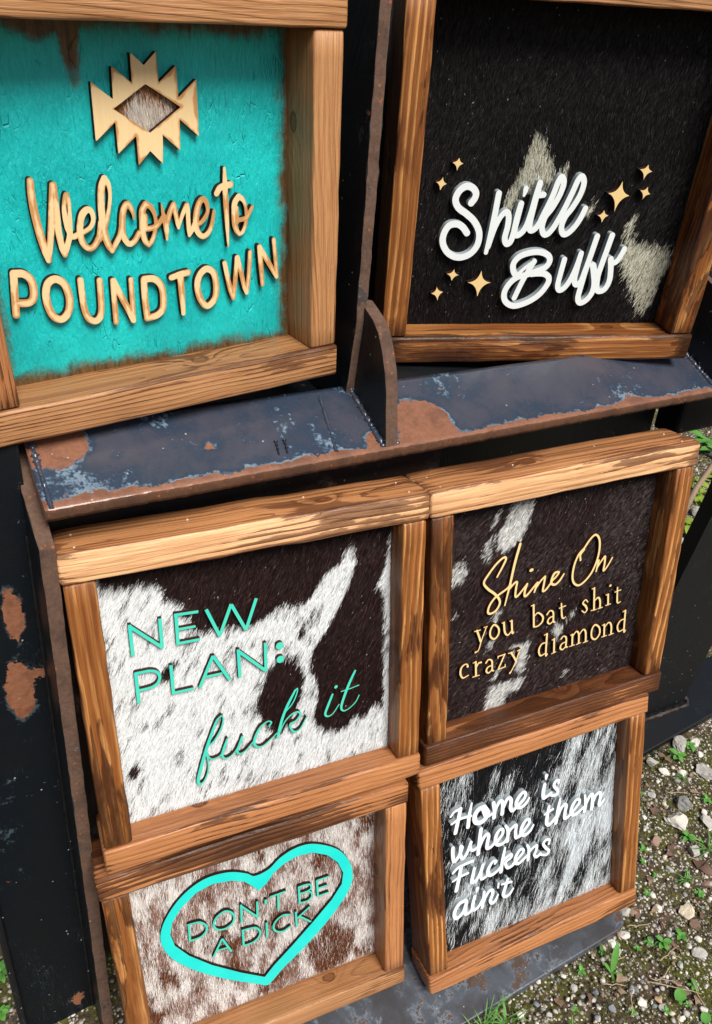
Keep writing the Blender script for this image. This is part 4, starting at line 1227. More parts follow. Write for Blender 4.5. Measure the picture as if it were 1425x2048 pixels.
# ------------------------------------------------------------------ steel
def steel(name, paint, paint2, rust_amt, edge=True, rough=0.38, specks=0.5, bare=(.20, .29, .38), rs=1.0, r1=(.14, .046, .022), r2=(.30, .135, .075), band=.010, worn=None, bluish=0.0, coat=0.0):
    """old painted plate: rust eating in from the edges, pale halo round each patch, white specks"""
    m = Mat(name, rough, 0.5)
    P = m.coord(); x, y, z = m.xyz(P)
    big = m.noise(P, 14.0 * rs, 5, 0.62, 0.4); med = m.noise(P, 60.0, 5, 0.65, 0.3); fine = m.noise(P, 420.0, 4, 0.6)
    sd = m.attr('sd')      # distance from the rusty edge, metres (0 on parts without it)
    field = big * 0.56 + med * 0.28 + fine * .16
    if edge:
        field = field + sd.step(band, 0.0) * 0.20 + m.attr('rust') * 0.34
    chip = m.noise(P, 150.0, 4, .7, .8); field = field + chip.step(.63, .70) * .11
    th = 0.66 - rust_amt * 0.2
    rust = field.step(th, th + 0.022)
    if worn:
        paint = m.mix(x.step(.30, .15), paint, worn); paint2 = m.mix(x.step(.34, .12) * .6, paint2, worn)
    halo = field.step(th - 0.05, th - 0.008) * (1.0 - rust)
    c = m.mix(big.step(0.35, 0.62), paint, paint2)
    c = m.mix(m.noise(P, 900.0, 3).step(0.5, 0.85) * 0.16, c, tuple(min(1, v * 1.7 + .01) for v in (worn or paint)))
    c = m.mix(field.step(th - 0.14, th - 0.04) * .6 * bluish, c, (.016, .040, .075))
    c = m.mix(halo * med.step(0.42, 0.62) * 0.8, c, bare)
    rc = m.mix(fine, r1, r2)
    og = m.voro(P, 210.0); rc = m.mix(og.step(.22, .12) * big.step(.45, .6) * .8, rc, (.36, .10, .028))
    rc = m.mix(med.step(0.45, 0.7) * 0.5, rc, tuple(v * .45 for v in r1))
    c = m.mix(rust, c, rc)
    sp = m.voro(P, 130.0); sr = m.voro(P, 130.0, out='Color')
    spx, _, _ = m.xyz(sr)
    dots = sp.step(0.10, 0.05) * spx.step(0.80 - specks * 0.12, 0.84 - specks * 0.12)
    c = m.mix(dots * 0.7, c, (.45, .50, .50))
    scr = m.noise(m.vec(x * 420.0, y * 420.0, z * 22.0), 1, 2, .5); c = m.mix((scr - .5).abs().step(.006, .001) * m.noise(P, 30.0, 2).step(.55, .65) * .30, c, (.20, .23, .25))
    m.base(c)
    m.set('Roughness', rust * 0.42 + rough + fine * 0.10)
    m.b.inputs['Coat Weight'].default_value = coat; m.b.inputs['Coat Roughness'].default_value = .12
    m.bump(rust * -0.6 + fine * 0.35 + med * 0.4 + big * 0.3, 0.35, 0.0016)
    return m.m
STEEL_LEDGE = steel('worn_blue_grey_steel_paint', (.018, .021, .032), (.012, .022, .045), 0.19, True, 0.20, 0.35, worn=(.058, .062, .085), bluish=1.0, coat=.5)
STEEL_BLACK = steel('black_steel_paint', (.0030, .0038, .0055), (.002, .004, .006), 0.02, True, 0.45, 0.9, (.05, .07, .08))
STEEL_SIDE = steel('chipped_black_steel_paint', (.0030, .0042, .0065), (.0015, .004, .0075), 0.17, True, 0.50, 1.0, (.05, .08, .10))
STEEL_SIDE.node_tree.nodes['Principled BSDF'].inputs['Specular IOR Level'].default_value = .25
STEEL_RUST = steel('rusty_bar_steel', (.050, .044, .042), (.022, .030, .036), 0.50, True, 0.45, 0.15, (.20, .205, .21), 3.4, (.055, .026, .016), (.165, .098, .068))
STEEL_LIP = steel('rusty_ledge_front', (.030, .022, .018), (.045, .030, .022), 0.70, True, 0.6, 0.1, (.10, .09, .09), 3.0, (.055, .024, .012), (.150, .065, .032))
STEEL_DARK = steel('brown_black_steel', (.012, .010, .010), (.030, .013, .008), 0.42, True, 0.55, 0.3, (.05, .05, .05))
STEEL_BASE = steel('scuffed_grey_steel', (.050, .049, .054), (.078, .092, .115), 0.54, True, 0.36, 0.6, (.17, .20, .24), 1.6, (.055, .034, .026), (.13, .085, .065))

STEEL_FACE = steel('black_painted_bar_face', (.0045, .006, .0085), (.004, .007, .010), 0.10, False, 0.36, 0.5, (.05, .07, .08))
SCL = .53
MW = np.array([[0.99966, -0.02523, -0.00629], [0.0, -0.24192, 0.9703], [-0.026, -0.96997, -0.24184]])
YAW = math.radians(5.7)
UU = np.array([math.cos(YAW), 0, math.sin(YAW)]); WW = np.array([-math.sin(YAW), 0, math.cos(YAW)]); VV = np.array([0, 1, .153])
def S(us, v, wd):
    """frame of the steel attachment: along it, down, back"""
    return SCL * MW @ (us * UU + v * VV + wd * WW)

steel_root = thing('steel_attachment', 'worn black and rusty steel loader attachment that all six framed signs lean and stand on', 'machine attachment', (0.2, 0.08, -0.4815))

def steel_part(name, V, F, mat, smooth=False, sd=None, rust=None, bev=0.0, mi=None):
    V = np.asarray(V, float); c = (V.max(0) + V.min(0)) / 2
    o = mesh_obj(name, V - c, F, mat, steel_root, mi, smooth, loc=Vector(c) - steel_root.location)
    for nm, a in (('sd', sd), ('rust', rust)):
        at = o.data.attributes.new(nm, 'FLOAT', 'POINT')
        at.data.foreach_set('value', np.asarray(a if a is not None else ([1.0] if nm == 'sd' else [0.0]) * len(V), dtype=np.float32))
    if bev:
        md = o.modifiers.new('eased', 'BEVEL'); md.width = bev; md.segments = 2; md.limit_method = 'ANGLE'
    return o

def loft(sections):
    m = len(sections[0]); V = [p for s in sections for p in s]; F = []
    for i in range(len(sections) - 1):
        for j in range(m):
            F.append((i * m + j, i * m + (j + 1) % m, (i + 1) * m + (j + 1) % m, (i + 1) * m + j))
    F.append(tuple(range(m))[::-1]); F.append(tuple((len(sections) - 1) * m + j for j in range(m)))
    return V, F

def ellipses(us, d, L):
    r = 0.0
    for (cx, cy, rx, ry, a) in L:
        q = ((us - cx) / rx) ** 2 + ((d - cy) / ry) ** 2
        r = max(r, a * max(0.0, 1 - q))
    return r

# --- the sloping ledge under the two upper signs
def build_ledge():
    rg = np.random.default_rng(5)
    c, s = math.cos(math.radians(32)), math.sin(math.radians(32))
    secs = []; sd = []; ru = []
    ds = np.linspace(0, .118, 18)
    spots = [(.02, .085, .055, .035, 1.0), (.47, .028, .055, .060, 1.25), (.085, .060, .012, .010, .62), (.185, .050, .010, .008, .66), (.40, .02, .03, .02, .8)]
    for i, us in enumerate(np.linspace(-.002, 1.30, 260)):
        e = rg.normal() * .0004
        sec = []; 
        for d in ds[::-1]:
            sec.append(S(us, -.05 - d * s + (e if d == 0 else 0), .008 + d * c - (.002 if d == 0 else 0))); sd.append(d * SCL); ru.append(ellipses(us, d, spots))
        for dv, dw in ((.003, -.002), (.009, -.002 + rg.normal() * .0006), (.0135, .001)):
            sec.append(S(us, -.05 + dv + e, .008 + dw)); sd.append(0.0); ru.append(.55)
        sec.append(S(us, -.05 + .0135 - .118 * s + .004, .008 + .118 * c)); sd.append(.05); ru.append(0)
        secs.append(sec)
    V, F = loft(secs)
    m = len(secs[0]); fl = []
    for f in F[:-2]:
        fl.append(True)
    fl += [False, False]
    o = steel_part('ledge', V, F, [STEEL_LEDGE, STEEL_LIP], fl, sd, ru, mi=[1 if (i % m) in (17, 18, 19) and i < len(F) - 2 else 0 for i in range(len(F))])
    return o
build_ledge()

def slab(name, pts_front, back, mat, bev=.0008, **k):
    """plate from an outline of 3-D points, thickened along the vector back"""
    n = len(pts_front); P = np.array(pts_front); V = np.concatenate([P, P + np.asarray(back)])
    F = [tuple(range(n))[::-1], tuple(range(n, 2 * n))] + [(i, (i + 1) % n, n + (i + 1) % n, n + i) for i in range(n)]
    return steel_part(name, V, F, mat, False, bev=bev, **k)
UW = SCL * MW @ UU; WB = SCL * MW @ WW; VD = SCL * MW @ VV
# trough behind the ledge and the back plates
slab('back_plate', [S(-.45, -.75, .33), S(1.9, -.75, .33), S(1.9, .085, .33), S(-.45, .085, .33)], WB * .014, STEEL_BLACK)
slab('trough_plate', [S(-.45, -.078, .100), S(1.9, -.078, .100), S(1.9, -.130, .332), S(-.45, -.130, .332)], VD * .012, STEEL_BLACK)
slab('lower_back_plate', [S(-.012, -.06, .083), S(.545, -.06, .083), S(.545, .80, .083), S(-.012, .80, .083)], WB * .012, STEEL_DARK)
slab('lower_back_plate', [S(.555, -.055, .20), S(.93, -.055, .20), S(.93, .74, .20), S(.555, .74, .20)], WB * .012, STEEL_BLACK)
slab('apron_plate', [S(.50, -.10, .215), S(1.17, -.10, .215), S(1.17, .14, .215), S(.50, .14, .215)], WB * .010, STEEL_BLACK)
slab('cross_tube', [S(1.165, -.11, .15), S(1.95, -.11, .15), S(1.95, .088, .15), S(1.165, .088, .15)], WB * .06, STEEL_BLACK, bev=.004)

# --- flat bars standing on edge
def bar(name, prof, th, mat, us_of, n_front=None, rust=.2):
    """profile polygon (v, wd) thickened along the attachment; us_of(v) gives its left face"""
    rg = np.random.default_rng(len(prof))
    L = []; R = []
    for (v, wd) in prof:
        j = rg.normal(size=2) * .0003
        L.append(S(us_of(v) + j[0], v, wd + j[1])); R.append(S(us_of(v) + th + j[0], v, wd + rg.normal() * .0003))
    n = len(prof); V = L + R
    F = [tuple(range(n)), tuple(range(n, 2 * n))[::-1]] + [(i, n + i, n + (i + 1) % n, (i + 1) % n) for i in range(n)]
    mi = [1, 1] + [0] * n
    return steel_part(name, V, F, [mat, STEEL_FACE], False, sd=[.004] * len(V), rust=[rust] * len(V), bev=.0007, mi=mi)
lin = lambda a, b, n: [tuple(np.array(a) + (np.array(b) - np.array(a)) * t) for t in np.linspace(0, 1, n, endpoint=False)]
bar('side_bar', lin((-.10, .125), (-.010, .0), 14) + lin((-.010, .0), (.93, .0), 70) + [(.93, .22), (-.10, .22)], .0165, STEEL_RUST, lambda v: -.0145 - .027 * max(v, 0), rust=.15)
def build_side_plate():
    V = []; F = []; ru = []; nu, nv = 16, 150
    for i in range(nv + 1):
        v = -.30 + 1.25 * i / nv; t = (v + .30) / 1.25
        for j in range(nu + 1):
            us = (-.128 - .022 * t) + (.122 - .002 * t) * j / nu
            V.append(S(us, v, .070)); ru.append(ellipses(us, v, [(-.046, .100, .016, .050, .80), (-.053, .205, .022, .055, .85), (-.026, .190, .009, .022, .65), (-.06, .86, .02, .03, .8), (-.02, .55, .006, .02, .7)]))
    for i in range(nv):
        for j in range(nu): a = i * (nu + 1) + j; F.append((a, a + 1, a + nu + 2, a + nu + 1))
    n = len(V); c = [0, nu, n - 1, n - 1 - nu]; V += [V[k] + WB * .018 for k in c]; ru += [0] * 4
    F += [(n, n + 3, n + 2, n + 1), (0, n, n + 1, nu), (n - 1, n + 2, n + 3, n - 1 - nu)]
    F += [tuple([k * (nu + 1) for k in range(nv + 1)] + [n + 3, n]), tuple([k * (nu + 1) + nu for k in range(nv, -1, -1)] + [n + 1, n + 2])]
    steel_part('side_plate', V, F, STEEL_SIDE, False, rust=ru)
build_side_plate()
slab('edge_flange', [S(-.128, -.30, .058), S(-.118, -.30, .058), S(-.140, .95, .058), S(-.150, .95, .058)], WB * .0115, STEEL_BLACK, bev=.002)
# rib between the two upper signs, tapering gusset at its foot and its twin at the right end
rib_u = lambda v: .390 - .012 * (v + .2)
bar('rib', lin((-.75, .083), (-.20, .083), 60) + lin((-.20, .083), (-.085, .100), 6) + [(-.085, .335), (-.75, .335)], .0145, STEEL_RUST, rib_u, rust=.12)
gus = [(-.222, .094), (-.214, .079), (-.203, .062), (-.190, .048), (-.170, .036), (-.145, .026), (-.120, .020), (-.095, .016), (-.070, .012), (-.046, .010), (-.095, .10), (-.105, .20), (-.222, .20)]
bar('gusset', gus, .0175, STEEL_RUST, lambda v: .400, rust=.25)
bar('gusset', gus, .0135, STEEL_RUST, lambda v: 1.035, rust=.10)
# weld beads: lumpy fillets where plates meet
def weld(pts, r, mat, name='weld_bead', seg=7):
    rg = np.random.default_rng(len(pts)); P = np.array(pts); V = []; F = []
    for i, p in enumerate(P):
        t = P[min(i + 1, len(P) - 1)] - P[max(i - 1, 0)]; t = t / (np.linalg.norm(t) + 1e-9)
        a = np.cross(t, [0.31, .2, .93]); a /= np.linalg.norm(a); b = np.cross(t, a); rr = r * (1 + .28 * rg.normal()) * (1.15 if i % 2 else .9)
        for k in range(seg):
            q = 2 * math.pi * k / seg; V.append(p + rr * (a * math.cos(q) + b * math.sin(q)))
    for i in range(len(P) - 1):
        for k in range(seg): F.append((i * seg + k, i * seg + (k + 1) % seg, (i + 1) * seg + (k + 1) % seg, (i + 1) * seg + k))
    return steel_part(name, V, F, mat, True, sd=[.02] * len(V), rust=[0.05] * len(V))
c32, s32 = math.cos(math.radians(32)), math.sin(math.radians(32))
on_ledge = lambda us, d: S(us, -.05 - d * s32, .008 + d * c32)
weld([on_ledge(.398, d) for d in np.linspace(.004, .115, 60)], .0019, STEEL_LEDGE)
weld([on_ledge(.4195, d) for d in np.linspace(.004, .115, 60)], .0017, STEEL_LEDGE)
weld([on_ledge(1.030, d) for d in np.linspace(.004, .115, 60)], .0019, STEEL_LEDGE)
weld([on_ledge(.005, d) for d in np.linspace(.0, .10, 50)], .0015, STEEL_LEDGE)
weld([S(u, -.085, .101) for u in np.linspace(.375, .415, 14)], .0030, STEEL_RUST)
weld([S(-.0165 - .027 * max(v, 0), v, .070) for v in np.linspace(0, .90, 160)], .0013, STEEL_BLACK)
# two short raised weld scars on the ledge
for uu in (.262, .273): weld([on_ledge(uu + .004 * t, .020 + .022 * t) for t in np.linspace(0, 1, 8)], .0011, STEEL_BLACK)
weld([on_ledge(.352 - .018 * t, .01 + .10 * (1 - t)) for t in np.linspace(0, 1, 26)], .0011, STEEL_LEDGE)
# long plate on the ground that the lower signs stand on
BASE_Z = -.4722
def ground_plate(name, pts, z, th, mat, rust=None):
    n = len(pts); V = [(x, y, z) for x, y in pts] + [(x, y, z - th) for x, y in pts]
    F = [tuple(range(n)), tuple(range(n, 2 * n))[::-1]] + [(i, n + i, n + (i + 1) % n, (i + 1) % n) for i in range(n)]
    return steel_part(name, V, F, mat, False, bev=.0012, rust=rust)
ground_plate('base_plate', [(-.012, -.170), (.25, -.1515), (.435, -.1375), (.446, -.134), (.4515, -.126), (.455, -.03), (.46, .14), (-.012, .10)], BASE_Z, .012, STEEL_BASE)
ground_plate('foot_plate', [(.586, .019), (.606, .0205), (.656, .027), (.733, .037), (.80, .048), (.844, .117), (.633, .118)], -.4735, .010, STEEL_BLACK)
slab('brace_leg', [(.618, .065, -.05), (.6127, .065, -.153), (.603, .065, -.25), (.588, .065, -.36), (.588, .065, -.4735), (.704, .065, -.4735), (.7112, .065, -.455), (.7108, .065, -.4222), (.7132, .065, -.3287), (.722, .065, -.05)], (0.004, .020, 0), STEEL_BLACK)
weld([(.60 + .11 * t, .060, -.4725) for t in np.linspace(0, 1, 26)] + [(.716, .064 + .02 * t, -.4725) for t in np.linspace(0, 1, 7)], .0028, STEEL_DARK)

# ------------------------------------------------------------------ the six framed signs
SIGNS = {
 'plan': dict(loc=[0.11066, -0.03682, -0.23173], rot=[[0.99966, -0.00629, 0.02523], [0.0, 0.9703, 0.24192], [-0.026, -0.24184, 0.96997]], k=0.00053, W=440.2, H=435.6, d=74.0, p=37.0),
 'shine': dict(loc=[0.35162, -0.03256, -0.23539], rot=[[0.99989, 0.01343, -0.00554], [-0.01188, 0.97561, 0.2192], [0.00835, -0.21911, 0.97566]], k=0.00053, W=441.1, H=435.8, d=76.1, p=39.0),
 'home': dict(loc=[0.34719, -0.10811, -0.46315], rot=[[0.99932, 0.02971, -0.02168], [-0.02158, 0.95104, 0.30831], [0.02978, -0.30763, 0.95104]], k=0.00053, W=426.2, H=449.6, d=73.0, p=34.0),
 'dont': dict(loc=[0.10156, -0.0845, -0.46107], rot=[[0.99969, 0.02445, 0.00476], [-0.0249, 0.97452, 0.22292], [0.00081, -0.22297, 0.97483]], k=0.0005406, W=430.1, H=418.7, d=73.0, p=45.0),
 'welcome': dict(loc=[0.08207, 0.07322, 0.0489], rot=[[0.98547, -0.16921, -0.01441], [0.16971, 0.98439, 0.04675], [0.00628, -0.04851, 0.9988]], k=0.0005565, W=391.3, H=385.1, d=72.0, p=55.2),
 'buff': dict(rag=2.0, loc=[0.39329, 0.13153, 0.0188], rot=[[0.96844, 0.24905, -0.00947], [-0.24862, 0.96804, 0.03305], [0.0174, -0.02966, 0.99941]], k=0.000583, W=455.8, H=453.8, d=72.0, p=50.5),
}
LABELS = {
 'plan': 'wood framed black and white cowhide sign with mint green letters reading NEW PLAN',
 'shine': 'wood framed dark brown cowhide sign with pale wood letters reading Shine On',
 'home': 'wood framed black and white speckled cowhide sign with white script reading Home is',
 'dont': 'wood framed brown and white speckled cowhide sign with a turquoise heart outline',
 'welcome': 'honey wood framed turquoise painted sign with a cut-out wooden star above Welcome to',
 'buff': 'wood framed near-black cowhide sign with white script and small wooden sparkles',
}
# board finish: (top rail, bottom rail, left stile, right stile) as (material, seed, seed2, tone)
T_, B_, R_, Y_ = 'TBRY'
WM = {'T': WOOD_TORCH, 'B': WOOD_BROWN, 'R': WOOD_RED, 'Y': WOOD_HONEY}
BOARDS = {
 'plan': (('T', .31, .78, 0.25), ('R', .44, .21, 0.28), ('B', .62, .83, 0.38), ('B', .17, .40, 0.15)),
 'shine': (('T', .71, .35, 0.25), ('R', .25, .64, 0.74), ('B', .91, .52, 0.50), ('B', .36, .12, 0.50)),
 'home': (('R', .57, .30, 0.28), ('R', .81, .71, 0.15), ('B', .13, .66, 0.15), ('B', .49, .24, 0.15)),
 'dont': (('R', .67, .45, 0.50), ('Y', .28, .80, 0.62), ('B', .77, .18, 0.38), ('R', .39, .57, 0.15)),
 'welcome': (('Y', .52, .28, 0.28), ('Y', .34, .62, 0.62), ('R', .21, .47, 0.62), ('Y', .85, .74, 0.38)),
 'buff': (('Y', .60, .33, 0.38), ('B', .47, .88, 0.28), ('B', .30, .55, 0.15), ('B', .69, .01, 0.38)),
}
def painted_board():
    m = Mat('turquoise_paint_on_board', 0.42, 0.5)
    P = m.coord(); x, y, z = m.xyz(P)
    hw, hh = .0885, .0870
    ex = (x.abs() - hw) * -1.0; ez = (z.abs() - hh) * -1.0
    n1 = m.noise(P, 55.0, 5, 0.62); n2 = m.noise(m.vec(x * 240.0, y, z * 24.0), 1, 3, 0.6); nb = m.noise(P, 16.0, 5, .6).step(.3, .7)
    d = ex.min(ez) + (n1 - 0.5) * 0.016 + (n2 - 0.5) * 0.007
    # a drip of bare wood from the top edge, left of the star
    dx = (x + .029) * (1 / .0065); dz = (z - .092) * (1 / .036)
    drip = (dx * dx + dz * dz).sqrt() + (n1 - .5) * .9
    dx2 = (x + .040) * (1 / .024); dz2 = (z - .093) * (1 / .015)
    drip2 = (dx2 * dx2 + dz2 * dz2).sqrt() + (n1 - .5) * .9
    paint = d.step(0.000, 0.0075) * drip.step(.75, 1.1) * drip2.step(.75, 1.1)
    g = m.noise(m.vec(x * 700.0, y * 700.0, z * 22.0), 1, 3, .6)
    w = m.mix(g.step(.3, .75), (.15, .085, .030), (.055, .030, .012))
    pc = m.mix(nb, (.003, .41, .42), (.009, .59, .58))
    pc = m.mix(d.step(.012, .004) * 0.4 * g, pc, (.02, .20, .16))
    c = m.mix(paint, w, pc)
    m.base(c)
    # thick brushed paint over wood grain: ridges, small cracks
    br = m.noise(m.vec(x * 60.0, y * 60.0, z * 22.0), 1, 6, .68, .5)
    rid = m.noise(m.vec(x * 520.0, y * 520.0, z * 130.0), 1, 4, .6, .6)
    cr = m.voro(m.vec(x * 260.0, y * 260.0, z * 70.0), 1, 'DISTANCE_TO_EDGE')
    crk = cr.step(.05, 0.0) * n1.step(.54, .66)
    m.bump(br * 1.5 + rid * .8 - crk * .5 + paint * .5, 0.7, 0.0022)
    m.set('Roughness', rid * .25 + .30)
    return m.m

def dirf(ax, ay, wx=0.0, seed=3):
    def f(x, y):
        a = ax + wx * (value_noise(x, y, 90, 90, seed, 2) - .5)
        b = np.full(len(x), float(ay)) if np.isscalar(ay) else ay(x, y)
        L = np.hypot(a, b); return a / L, b / L
    return f
def col_mix(mask, a, b, rg, va=.12, vb=.25):
    n = len(mask); ca = np.array(a)[None] * np.exp(rg.normal(size=(n, 1)) * va); cb = np.array(b)[None] * np.exp(rg.normal(size=(n, 1)) * vb)
    return np.where(mask[:, None], ca, cb)
PT = DATA['pats']
def col_plan(x, y, rg):
    dark = in_polys(x, y, PT['plan'])
    fl = (value_noise(x * .9 + y * .42, y, 7, 16, 5, 2) > .70) & (rg.random(len(x)) < .55)
    c = col_mix(~dark, (.74, .77, .79), (.014, .0055, .0050), rg, .10, .4)
    return np.where((fl & ~dark)[:, None], np.array([[.09, .09, .09]]), c)
def col_shine(x, y, rg):
    w = in_polys(x, y, PT['shine']) & (rg.random(len(x)) < .92)
    return col_mix(w, (.62, .63, .62), (.017, .0085, .0085), rg, .18, .45)
def col_buff(x, y, rg):
    w = in_polys(x, y, PT['buff']) & (rg.random(len(x)) < .93)
    return col_mix(w, (.56, .56, .45), (.0070, .0056, .0062), rg, .15, .45)
def col_home(x, y, rg):
    v = .62 * value_noise(x + y * .35, y, 30, 62, 21, 2) + .38 * value_noise(x + y * .35, y, 8, 26, 25, 2) + .17 * ((x - 213) / 213) + .10 * ((y - 225) / 225)
    v = v + rg.normal(size=len(x)) * .10
    return col_mix(v > .575, (.72, .78, .82), (.010, .010, .012), rg, .15, .4)
def col_dont(x, y, rg):
    v = value_noise(x, y, 13, 30, 33, 3) + rg.normal(size=len(x)) * .16
    b = value_noise(x, y, 34, 44, 41, 2)
    br = (b > .68) & (v > .40)
    c = col_mix(v < .52, (.76, .73, .71), (.22, .125, .10), rg, .15, .35)
    e = ((x - 320) / 42) ** 2 + ((y - 330) / 50) ** 2 < 1 + .5 * (v - .5)
    return np.where((br | (e & (rg.random(len(x)) < .85)))[:, None], np.array([[.115, .040, .018]]) * np.exp(rg.normal(size=(len(x), 1)) * .3), c)
HIDES = {
 'plan': dict(n=95000, length=11, width=.46, colour=col_plan, direction=dirf(-.55, 1.0, .35), lift=.10, seed=1),
 'shine': dict(rag=1.5, n=90000, length=10, width=.46, colour=col_shine, direction=dirf(-.75, .8, 1.5, 9), lift=.12, seed=2),
 'buff': dict(rag=2.0, n=90000, length=9, width=.46, colour=col_buff, direction=dirf(-.25, 1.0, .8, 4), lift=.12, seed=3),
 'home': dict(n=52000, length=27, width=.55, colour=col_home, direction=dirf(-.34, 1.0, .25, 6), lift=.10, seed=4),
 'dont': dict(n=85000, length=13, width=.46, colour=col_dont, direction=dirf(-.06, 1.0, .35, 7), lift=.10, seed=5),
}
HIDE_LABEL = {'plan': 'white hide with large dark brown patches'}
NAIL = flat('bright_brad_head', (.75, .66, .55), .5, .4)
B = 36.0
for s, q in SIGNS.items():
    W, H, d, p, k = q['W'], q['H'], q['d'], q['p'], q['k']
    root = thing('framed_sign', LABELS[s], 'sign', q['loc'], q['rot'], 'framed signs on the steel attachment')
    def L(x, y, z): return ((x - W / 2) * k, (z - d / 2) * k, (H - y) * k)
    bt = BOARDS[s]
    ins = 3.0
    bw = lambda t: dict(mat=WM[t[0]], seed=t[1], seed2=t[2], tone=t[3])
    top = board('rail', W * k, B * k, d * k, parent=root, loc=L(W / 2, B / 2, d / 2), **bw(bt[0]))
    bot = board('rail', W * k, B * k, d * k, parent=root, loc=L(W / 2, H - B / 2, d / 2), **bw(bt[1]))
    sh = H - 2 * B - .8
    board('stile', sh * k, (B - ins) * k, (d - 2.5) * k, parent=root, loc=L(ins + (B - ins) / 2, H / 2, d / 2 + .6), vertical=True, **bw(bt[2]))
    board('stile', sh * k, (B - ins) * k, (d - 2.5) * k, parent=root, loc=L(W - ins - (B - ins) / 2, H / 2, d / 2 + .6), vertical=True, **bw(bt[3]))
    # brad heads along the top rail
    if s in ('plan', 'shine'):
        for (nx, nz) in ((20, 14), (20, 50), (W * .33, 40), (W * .66, 52), (W - 24, 14), (W - 24, 50)):
            r = .0006
            vv = [(r * math.cos(t), r * math.sin(t), .00035) for t in np.linspace(0, 2 * math.pi, 9)[:-1]]
            lo_ = [(x * 1.1, y * 1.1, -.0006) for x, y, _ in vv]
            F = [tuple(range(8))] + [(i, 8 + i, 8 + (i + 1) % 8, (i + 1) % 8) for i in range(8)]
            mesh_obj('brad_head', vv + lo_, F, NAIL, top, loc=((nx - W / 2) * k, (nz - d / 2) * k, B * k / 2))
    x0, x1, y0, y1 = B - 1, W - B + 1, B - 1, H - B + 1
    if s == 'welcome':
        pw, ph, th = (x1 - x0) * k, (y1 - y0) * k, 8 * k
        V = [(sx * pw / 2, sy * th / 2, sz * ph / 2) for sx in (-1, 1) for sy in (-1, 1) for sz in (-1, 1)]
        F = [(0, 1, 3, 2), (4, 6, 7, 5), (0, 4, 5, 1), (2, 3, 7, 6), (0, 2, 6, 4), (1, 5, 7, 3)]
        mesh_obj('painted_board', V, F, painted_board(), root, loc=L(W / 2, H / 2, p + 4))
        star = [w for w in DATA['D'][s] if w['n'] == 'star_ornament'][0]
        hp = np.array(star['h'][0]); a, b = hp.min(0), hp.max(0); hc = hp.mean(0); hclip = [[tuple(hc + (q_ - hc) * 1.22) for q_ in hp]]
        def diamond(x, y, rg):
            v = value_noise(x, y, 9, 14, 77, 2) + .012 * (hp[:, 1].mean() - y) + rg.normal(size=len(x)) * .06
            c = col_mix(v < .55, (.66, .58, .50), (.30, .12, .05), rg, .2, .3)
            return c
        hide(root, a[0] - 3, b[0] + 3, a[1] - 2, b[1] + 2, p - .6, k, W, H, d, 3500, 10, .6, diamond, dirf(.1, 1, .2, 8), .05, 9, 'cowhide_patch', clip=hclip)
    else:
        hb = hide(root, x0, x1, y0, y1, p, k, W, H, d, **HIDES[s])
        # plywood backer behind the hide
        pw, ph, th = (x1 - x0) * k, (y1 - y0) * k, 6 * k
        V = [(sx * pw / 2, sy * th / 2, sz * ph / 2) for sx in (-1, 1) for sy in (-1, 1) for sz in (-1, 1)]
        F = [(0, 1, 3, 2), (4, 6, 7, 5), (0, 4, 5, 1), (2, 3, 7, 6), (0, 2, 6, 4), (1, 5, 7, 3)]
        mesh_obj('backing_board', V, F, CHAR, root, loc=L(W / 2, H / 2, p + 4.5))
    for w in DATA['D'][s]:
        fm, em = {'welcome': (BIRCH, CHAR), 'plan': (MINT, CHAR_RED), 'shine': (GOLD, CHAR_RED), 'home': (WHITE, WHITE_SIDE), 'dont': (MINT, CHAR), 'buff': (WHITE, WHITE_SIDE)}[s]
        if w['n'] == 'sparkle': fm, em = GOLD, CHAR_RED
        if w['n'] == 'heart_outline':
            fm, em = AQUA, CHAR
            w['p'] = [smooth_poly(w['p'][0][1:])]; w['p'][0].insert(0, w['p'][0][-1])
        z0 = p - {'welcome': 7.0, 'plan': 7.0, 'shine': 7.5, 'home': 10.0, 'buff': 10.0, 'dont': 6.5}[s]
        cut_letter(s, w, fm, em, root, z0, p - .2, k, W, H, d, h=.8 if w['p'] else .55)
# ------------------------------------------------------------------ ground
GZ = -.4815
def ground_mat():
    m = Mat('moss_soil_and_grit', 0.9, 0.2)
    P = m.coord(); x, y, z = m.xyz(P)
    n1 = m.noise(P, 22.0, 5, .62); n2 = m.noise(P, 110.0, 5, .65); n3 = m.noise(P, 700.0, 3, .6)
    soil = m.mix(n2.step(.3, .7), (.036, .025, .016), (.13, .095, .065))
    moss = m.mix(n3, (.035, .040, .008), (.14, .14, .030))
    c = m.mix((n1 * .6 + n2 * .4).step(.47, .58), soil, moss)
    for sc, a in ((170.0, .50), (330.0, .42)):
        v = m.voro(P, sc); vc = m.xyz(m.voro(P, sc, out='Color'))
        peb = v.step(.42, .30) * vc[0].step(a, a + .03)
        pc = m.mix(vc[1], (.22, .19, .16), (.66, .62, .56))
        c = m.mix(peb, c, pc)
    m.base(c)
    v = m.voro(P, 170.0)
    m.bump(n2 * .9 + n3 * .5 + v.step(.45, .1) * .5, .9, .004)
    return m.m
GROUND = ground_mat()
def gheight(x, y):
    return (value_noise(x + 3, y + 3, .16, .16, 91, 3) - .5) * .014 + (value_noise(x + 3, y + 3, .03, .03, 95, 2) - .5) * .006
